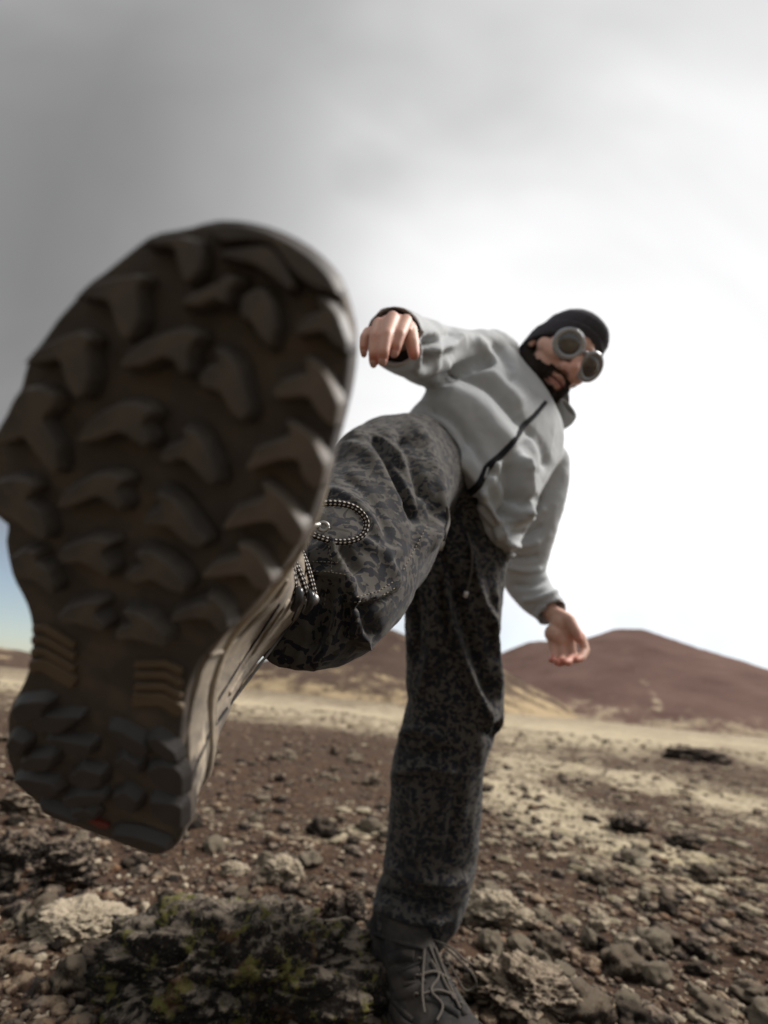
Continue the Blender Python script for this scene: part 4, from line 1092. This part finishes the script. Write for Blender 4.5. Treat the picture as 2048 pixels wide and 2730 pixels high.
# hooks
for x, y, d, k in ((790, 1602, .350, 1.0), (822, 1612, .357, 0.9)):
    v, f = tube([W(x - 2, y - 34, d + .002), W(x + 8, y - 26, d - .002), W(x + 4, y, d - .003), W(x - 8, y + 22, d + .002)], [0.0022 * k, 0.0034 * k, 0.0036 * k, 0.0026 * k], 5, 10)
    hk = mesh_obj('lace_hook', v, f, MAT['hook'], boot)
mesh_obj('lace_hook', *tube([W(815, 1602, .356), W(823, 1608, .355), (W(824, 1622, .357))], [0.0026, 0.0030, 0.0024], 4, 10), MAT['metal'], boot)
mesh_obj('lace_hook', *tube([W(830, 1584, .386), W(839, 1596, .381), W(838, 1606, .384)], [0.0024, 0.0040, 0.0030], 4, 12), MAT['metal'], boot)
mesh_obj('lace_hook', *tube([W(782, 1598, .348), W(790, 1596, .347)], [0.0022, 0.0024], 3, 10), MAT['metal'], boot)
# pull ring
rp = [W(862 + 13 * math.cos(t), 1404 + 11 * math.sin(t), 0.420) for t in np.linspace(0, 2 * math.pi, 17)]
mesh_obj('pull_ring', *tube(rp, [0.0019] * 17, 2, 8), MAT['metal'], boot)
mesh_obj('pull_ring', *tube([W(815, 1404, .408), W(835, 1402, .413), W(852, 1399, .418)], [0.0034, 0.0034, 0.0028], 4, 10), MAT['metal'], boot)
# seams and leather panel edges on the visible side
for P, r in (([(505, 2080), (560, 1950), (640, 1840), (720, 1760), (775, 1660), (800, 1600)], 0.0012), ([(560, 1745), (600, 1735), (680, 1650), (740, 1590), (765, 1545)], 0.0014),
             ([(610, 1850), (675, 1740), (735, 1650), (768, 1600)], 0.0018), ([(560, 1900), (640, 1770), (700, 1680), (745, 1610)], 0.0010)):
    Q = resample(np.array(P, float), 22, False); Q = [hit(boot_bvh, x, y, 0.0006, 0.4) for x, y in Q]
    Q = [q for q, (x, y) in zip(Q, resample(np.array(P, float), 22, False)) if boot_bvh.ray_cast(Vector(CAM), Vector(nrm(W(x, y, 1.0) - CAM)))[0] is not None]
    if len(Q) > 4: mesh_obj('panel_edge', *tube(Q, [r] * len(Q), 2, 6), MAT['leather_dark'] if r < 0.0013 else MAT['leather'], boot)

# ------------------------------------------------------------------ the standing boot (his left foot)
h0 = W(1000, 2598, 0.930); t0 = W(1255, 2835, 0.72)
h0[2] = 0.004; t0[2] = 0.004
a2 = nrm(t0 - h0); up2 = np.array([0, 0, 1.0]); l2 = np.cross(a2, up2)
FR = (h0 + l2 * 0.02, -l2, a2, -up2)
OUT2 = OUTM * np.array([0.88, 1.02]); OUT2 = OUT2 - np.array([OUT2[:, 0].mean(), 0])
R = boot_upper(OUT2, FR, [(h, o + 0.012 * (h > 0.1), l, w * (0.92 if h > 0.08 else 1)) for h, o, l, w in RING_SPEC[:9]])
v2, f2 = rings_mesh(R); v2 = np.array(v2); n2_ = normals(v2, f2); v2 = v2 + n2_ * (0.0022 * fbm(v2 * 40, 3))[:, None]
boot2 = mesh_obj('hiking_boot', v2, f2, MAT['leather_dark'], person, h0); tag(boot2, 'dark standing boot planted among the rocks')
b2 = BVHTree.FromPolygons([tuple(p) for p in v2], [tuple(int(i) for i in q) for q in f2])
mesh_obj('outsole', *poly_prism(soft(resample(OUT2, 90), 1), 0.012, -0.004, 0.001, FR), MAT['sole'], boot2, smooth=False)
mr = []
for h, k in ((0.0115, 0.985), (0.013, 1.01), (0.022, 1.02), (0.030, 1.012), (0.034, 0.98), (0.034, 0.93)):
    c = OUT2.mean(0); mr.append(boot_pt(*(c + (OUT2 - c) * k).T, np.full(len(OUT2), h), FR))
mesh_obj('midsole', *rings_mesh(mr, False), MAT['leather_dark'], boot2)


def on2(P, off): return [hit(b2, x, y, off, 0.85) for x, y in P]


for P, r in (([(1132, 2530), (1128, 2590), (1126, 2650), (1132, 2700)], 0.0022), ([(1160, 2525), (1185, 2590), (1205, 2640), (1228, 2690)], 0.0022), ([(1145, 2520), (1165, 2570), (1190, 2625), (1212, 2665)], 0.0020),
             ([(1150, 2560), (1170, 2600), (1150, 2640), (1180, 2680), (1165, 2720)], 0.0020), ([(1120, 2600), (1160, 2590), (1200, 2610)], 0.002), ([(1125, 2650), (1170, 2640), (1215, 2655)], 0.002)):
    lace('lace', on2(P, 0.005), r, boot2, MAT['lace_dark'])
lace('lace', [W(1180, 2520, .86), W(1225, 2560, .83), W(1262, 2600, .82), W(1268, 2630, .82), W(1240, 2640, .82), W(1215, 2600, .83), W(1180, 2540, .85)], 0.0017, boot2, MAT['lace_dark'])
lace('lace', [W(1150, 2505, .86), W(1200, 2525, .83), W(1240, 2560, .82), W(1262, 2572, .82)], 0.0017, boot2, MAT['lace_dark'])
for P, r in (([(995, 2540), (1010, 2610), (1060, 2680), (1100, 2720)], 0.004), ([(1010, 2600), (1070, 2590), (1130, 2560)], 0.0035), ([(1020, 2640), (1080, 2625), (1135, 2615)], 0.003), ([(1000, 2490), (1060, 2510), (1130, 2530)], 0.004), ([(1060, 2690), (1110, 2650), (1140, 2640)], 0.003)):
    mesh_obj('panel_edge', *tube(on2(P, 0.0005), [r] * len(P), 5, 8), MAT['leather_dark'], boot2)

for P, r in (([(1040, 2560), (1075, 2548), (1105, 2552)], 0.010), ([(1030, 2600), (1085, 2600), (1120, 2590)], 0.008), ([(1050, 2660), (1090, 2648), (1125, 2630)], 0.009), ([(1195, 2620), (1215, 2660), (1240, 2710)], 0.006), ([(1130, 2660), (1180, 2680), (1225, 2710)], 0.006)):
    Q = on2(P, -0.4 * r); mesh_obj('overlay', *tube(Q, [r] * len(Q), 5, 12), MAT['leather_dark'], boot2)
for x, y in ((1118, 2560), (1112, 2605), (1110, 2655), (1190, 2575), (1208, 2625), (1228, 2680)):
    c = on2([(x, y)], 0.002)[0]; rr2 = [c + 0.0045 * (math.cos(t) * RIGHT + math.sin(t) * UP) for t in np.linspace(0, 2 * math.pi, 13)]
    mesh_obj('lace_loop', *tube(rr2, [0.0014] * 13, 1, 6), MAT['lace_dark'], boot2)

# ------------------------------------------------------------------ rocks
def ico(sub):
    import bmesh
    bm = bmesh.new(); bmesh.ops.create_icosphere(bm, subdivisions=sub, radius=1.0)
    v = np.array([p.co[:] for p in bm.verts]); f = [tuple(x.index for x in q.verts) for q in bm.faces]; bm.free(); return v, f


ICO = {k: ico(k) for k in (1, 2, 3, 4, 5, 6)}


def rock_shape(sub, seed, sq=(1, 1, 0.7), rough=0.35, craggy=0.5):
    v, f = ICO[sub]; o = np.array([seed * 7.1, seed * 3.3, seed * 1.7])
    cut = 1 - 0.30 * np.abs(pn(v * 0.9 + o)) - 0.0
    d = 0.40 * pn(v * 1.3 + o) + rough * (0.5 * pn(v * 2.6 + o) + 0.25 * pn(v * 5.5 + o)) - craggy * (0.16 * np.abs(pn(v * 4.0 + o + 9)) + 0.12 * np.abs(pn(v * 9.0 + o)) + 0.09 * np.abs(pn(v * 19 + o)) + 0.06 * np.abs(pn(v * 38 + o)))
    return v * (cut + d * 0.8)[:, None] * np.array(sq), f


def ground_at(px, py, z=0.0):
    d = W(px, py, 1.0) - CAM; p = CAM + d * ((z - CAM[2]) / d[2])
    for _ in range(3):
        zz = gheight(np.array([p[0]]), np.array([p[1]]))[0]; p = CAM + d * ((zz - CAM[2]) / d[2])
    return p


def big_rock(px, py, w_px, sq, seed, mat, label, rot=0.0, sink=0.3, sub=6, craggy=1.5, group=None):
    """px,py = middle of its foot in the photograph, w_px = its width there"""
    p = ground_at(px, py); d = (p - CAM) @ FWD; r = w_px * d / F / 2
    v, f = rock_shape(sub, seed, sq, 0.4, craggy); c, s = math.cos(rot), math.sin(rot)
    v = np.column_stack([v[:, 0] * c - v[:, 1] * s, v[:, 0] * s + v[:, 1] * c, v[:, 2]]) * r
    zt = v[:, 2].max(); o = p + np.array([0, 0, zt * (0.5 - sink)])
    ob = mesh_obj('lava_rock', v + o, f, mat, None, (p[0], p[1], p[2])); tag(ob, label, 'rock', group); return ob


G1 = 'large lava rocks in the foreground'
big_rock(640, 2690, 760, (1.05, 0.60, 0.50), 3, MAT['rock_green'], 'largest dark lava boulder with yellow green lichen below the raised boot', 0.1, 0.15, group=G1)
big_rock(1010, 2690, 330, (1.0, 0.6, 0.40), 5, MAT['rock_green'], 'dark rock ledge joining the mossy boulder to the standing boot', 0.2, 0.1, group=G1)
big_rock(915, 2470, 150, (0.85, 0.7, 0.95), 8, MAT['rock_dark'], 'upright black rock just left of the standing ankle', 0.4, 0.2, group=G1)
big_rock(205, 2500, 270, (1.0, 0.6, 0.50), 12, MAT['rock_pale'], 'rounded pale lichen-topped rock under the heel, left of the dark boulder', 0.35, 0.2, group=G1)
big_rock(90, 2370, 300, (1.1, 0.7, 0.62), 15, MAT['rock_dark'], 'black rough rock at the left edge beneath the boot heel', 0.1, 0.1, group=G1)
big_rock(750, 2345, 120, (1.0, 0.7, 0.75), 18, MAT['rock_pale'], 'round pale rock right of the boot heel, larger of two', 0.2, 0.15, group=G1)
big_rock(620, 2330, 80, (1.0, 0.7, 0.6), 19, MAT['rock_pale'], 'small pale domed rock between heel and larger pale rock', 0.2, 0.15, group=G1)
big_rock(1400, 2700, 360, (1.0, 0.6, 0.52), 22, MAT['rock_grey'], 'craggy grey rock beside the standing toe on the right', -0.2, 0.2, group=G1)
big_rock(1320, 2450, 210, (1.0, 0.6, 0.50), 25, MAT['rock_pale'], 'pale speckled boulder right of the trouser hem', -0.3, 0.2, group=G1)
big_rock(1600, 2475, 75, (0.9, 0.8, 0.8), 28, MAT['rock_pale'], 'round white-topped stone alone on brown soil right of the speckled boulder', 0.2, 0.2, 5, group=G1)
big_rock(1690, 2545, 110, (1.0, 0.6, 0.55), 31, MAT['rock_pale'], 'knobbly pale stone below the round white-topped stone', -0.4, 0.2, 5, group=G1)
big_rock(860, 2725, 300, (1.0, 0.6, 0.42), 34, MAT['rock_grey'], 'pitted grey brown rock at the bottom edge left of the standing boot', 0.0, 0.1, group=G1)
big_rock(1860, 2030, 190, (1.0, 0.4, 0.28), 37, MAT['rock_dark'], 'long dark outcrop on the pale moss plain below the cone', 0.0, 0.1, 5, group=G1)
big_rock(1680, 2215, 130, (1.0, 0.6, 0.45), 40, MAT['rock_dark'], 'dark stone in the middle of the right moss patch', 0.3, 0.1, 5, group=G1)
big_rock(1830, 2260, 120, (1.0, 0.6, 0.45), 41, MAT['rock_dark'], 'dark stone at the right end of the moss patch', 0.3, 0.1, 5, group=G1)
big_rock(70, 2170, 160, (1.0, 0.6, 0.5), 44, MAT['rock_grey'], 'brown rock at the left edge level with the boot heel', 0.1, 0.1, 5, group=G1)

protos = {}
for kind, mt, seeds in (('pale', MAT['rock_pale'], (51, 52, 53, 54, 55, 56)), ('dark', MAT['rock_dark'], (61, 62, 63, 64)), ('grey', MAT['rock_grey'], (71, 72, 73, 74, 75))):
    protos[kind] = []
    for s in seeds:
        v, f = rock_shape(4, s, (1, 0.85, 0.62 + 0.1 * (s % 3)), 0.4, 0.7); me = bpy.data.meshes.new('stone'); me.from_pydata([tuple(p) for p in v], [], f); me.update()
        me.polygons.foreach_set('use_smooth', [True] * len(me.polygons)); me.materials.append(mt); protos[kind].append(me)
LAB = {'pale': 'pale lichen-crusted stone', 'dark': 'black lava stone', 'grey': 'grey brown stone'}
placed = 0; tries = 0
while placed < 280 and tries < 6000:
    tries += 1
    px = rng.uniform(-60, 2100); py = horizon(px) + 150 + 720 * rng.uniform(0, 1) ** 1.25
    if py > 2790: continue
    if 960 < px < 1300 and py > 2380: continue
    p = ground_at(px, py); d = (p - CAM) @ FWD
    size = min(0.055, max(0.010, 0.010 + 0.028 * rng.exponential(0.55))) * (1 + 0.12 * d)
    kind = rng.choice(['pale', 'grey', 'dark'], p=[0.36, 0.36, 0.28])
    o = bpy.data.objects.new('stone', protos[kind][rng.integers(len(protos[kind]))]); COL.objects.link(o)
    o.location = (p[0], p[1], p[2] + size * 0.15); k = size * rng.uniform(0.8, 1.25, 3); o.scale = tuple(k); o.rotation_euler = (rng.uniform(-.3, .3), rng.uniform(-.3, .3), rng.uniform(0, 6.28))
    dist = 'close in front' if d < 1.3 else 'in the middle distance' if d < 3.0 else 'far out on the plain'
    side = 'left of the standing leg' if px < 1080 else 'just right of the standing leg' if px < 1560 else 'at the right edge'
    big = 'larger' if size > 0.033 * (1 + 0.12 * d) else 'small'
    tag(o, big + ' ' + LAB[kind] + ' ' + dist + ', ' + side, 'stone', ' '.join((big, kind, 'stones', dist, side))); placed += 1


def scatter(name, mat, count, smin, smax, bias, sub=1, flat=0.7, keep=None, kind='stuff', label=None):
    shapes = [rock_shape(sub, 90 + s, (1, 0.85, flat), 0.5, 0.5) for s in range(6)]; Vs, Fs, o = [], [], 0; done = 0
    while done < count:
        px = rng.uniform(-900, 2950, 4000); py = horizon(px) + 45 + 1500 * rng.uniform(0, 1, 4000) ** (bias * 1.25)
        D = np.array([W(1024, 1365, 1.0)]) ; dx = ((px - 1024) / F)[:, None] * RIGHT - ((py - 1365) / F)[:, None] * UP + FWD
        t = -CAM[2] / dx[:, 2]; P = CAM + dx * t[:, None]; P[:, 2] = gheight(P[:, 0], P[:, 1])
        ok = (dx[:, 2] < -0.01)
        if keep is not None: ok &= keep(px, py)
        for p, tt in zip(P[ok], t[ok]):
            if done >= count: break
            s = (smin + (smax - smin) * rng.uniform() ** 3) * (1 + 0.15 * tt); v, f = shapes[rng.integers(6)]; r = rng.uniform(0, 6.28); c, si = math.cos(r), math.sin(r)
            Vs.append(np.column_stack([v[:, 0] * c - v[:, 1] * si, v[:, 0] * si + v[:, 1] * c, v[:, 2]]) * s + p); Fs.append(np.array(f) + o); o += len(v); done += 1
    me = bpy.data.meshes.new(name); V_ = np.vstack(Vs); F_ = np.vstack(Fs)
    me.vertices.add(len(V_)); me.vertices.foreach_set('co', V_.ravel()); me.loops.add(F_.size); me.loops.foreach_set('vertex_index', F_.ravel().astype(np.int32))
    me.polygons.add(len(F_)); me.polygons.foreach_set('loop_start', np.arange(0, F_.size, 3, dtype=np.int32)); me.update(calc_edges=True); me.validate()
    me.polygons.foreach_set('use_smooth', [True] * len(me.polygons)); me.materials.append(mat)
    ob = bpy.data.objects.new(name, me); COL.objects.link(ob); tag(ob, label, kind=kind); return ob


scatter('rubble', MAT['gravel'], 3800, 0.006, 0.030, 1.6, 2, 0.65, label='brown lava rubble lying all over the slope')
scatter('rubble', MAT['rock_dark'], 2900, 0.008, 0.034, 1.7, 2, 0.65, label='black lava rubble lying all over the slope')


def mossy(px, py):
    dy_ = py - horizon(px)
    w = 0.015 + 0.9 * np.exp(-((px - 1600) / 420) ** 2 - ((dy_ - 300 - 0.1 * (px - 1600)) / 130) ** 2) + 0.7 * np.exp(-((px - 900) / 260) ** 2 - ((py - 2215) / 40) ** 2) + 0.6 * np.exp(-((dy_ - 110) / 45) ** 2)
    return rng.uniform(size=len(px)) < w


scatter('moss', MAT['moss'], 1300, 0.006, 0.042, 1.3, 3, 0.26, mossy, label='pale lichen and moss cushions on the volcanic soil')
scatter('gravel', MAT['gravel'], 14000, 0.002, 0.011, 1.0, 2, label='loose grey brown gravel over the whole ground')
scatter('gravel', MAT['rock_dark'], 11000, 0.003, 0.014, 1.3, 2, label='loose dark cinders over the whole ground')
scatter('gravel', MAT['rock_pale'], 7500, 0.003, 0.013, 1.7, 2, label='pale lichen-covered pebbles')
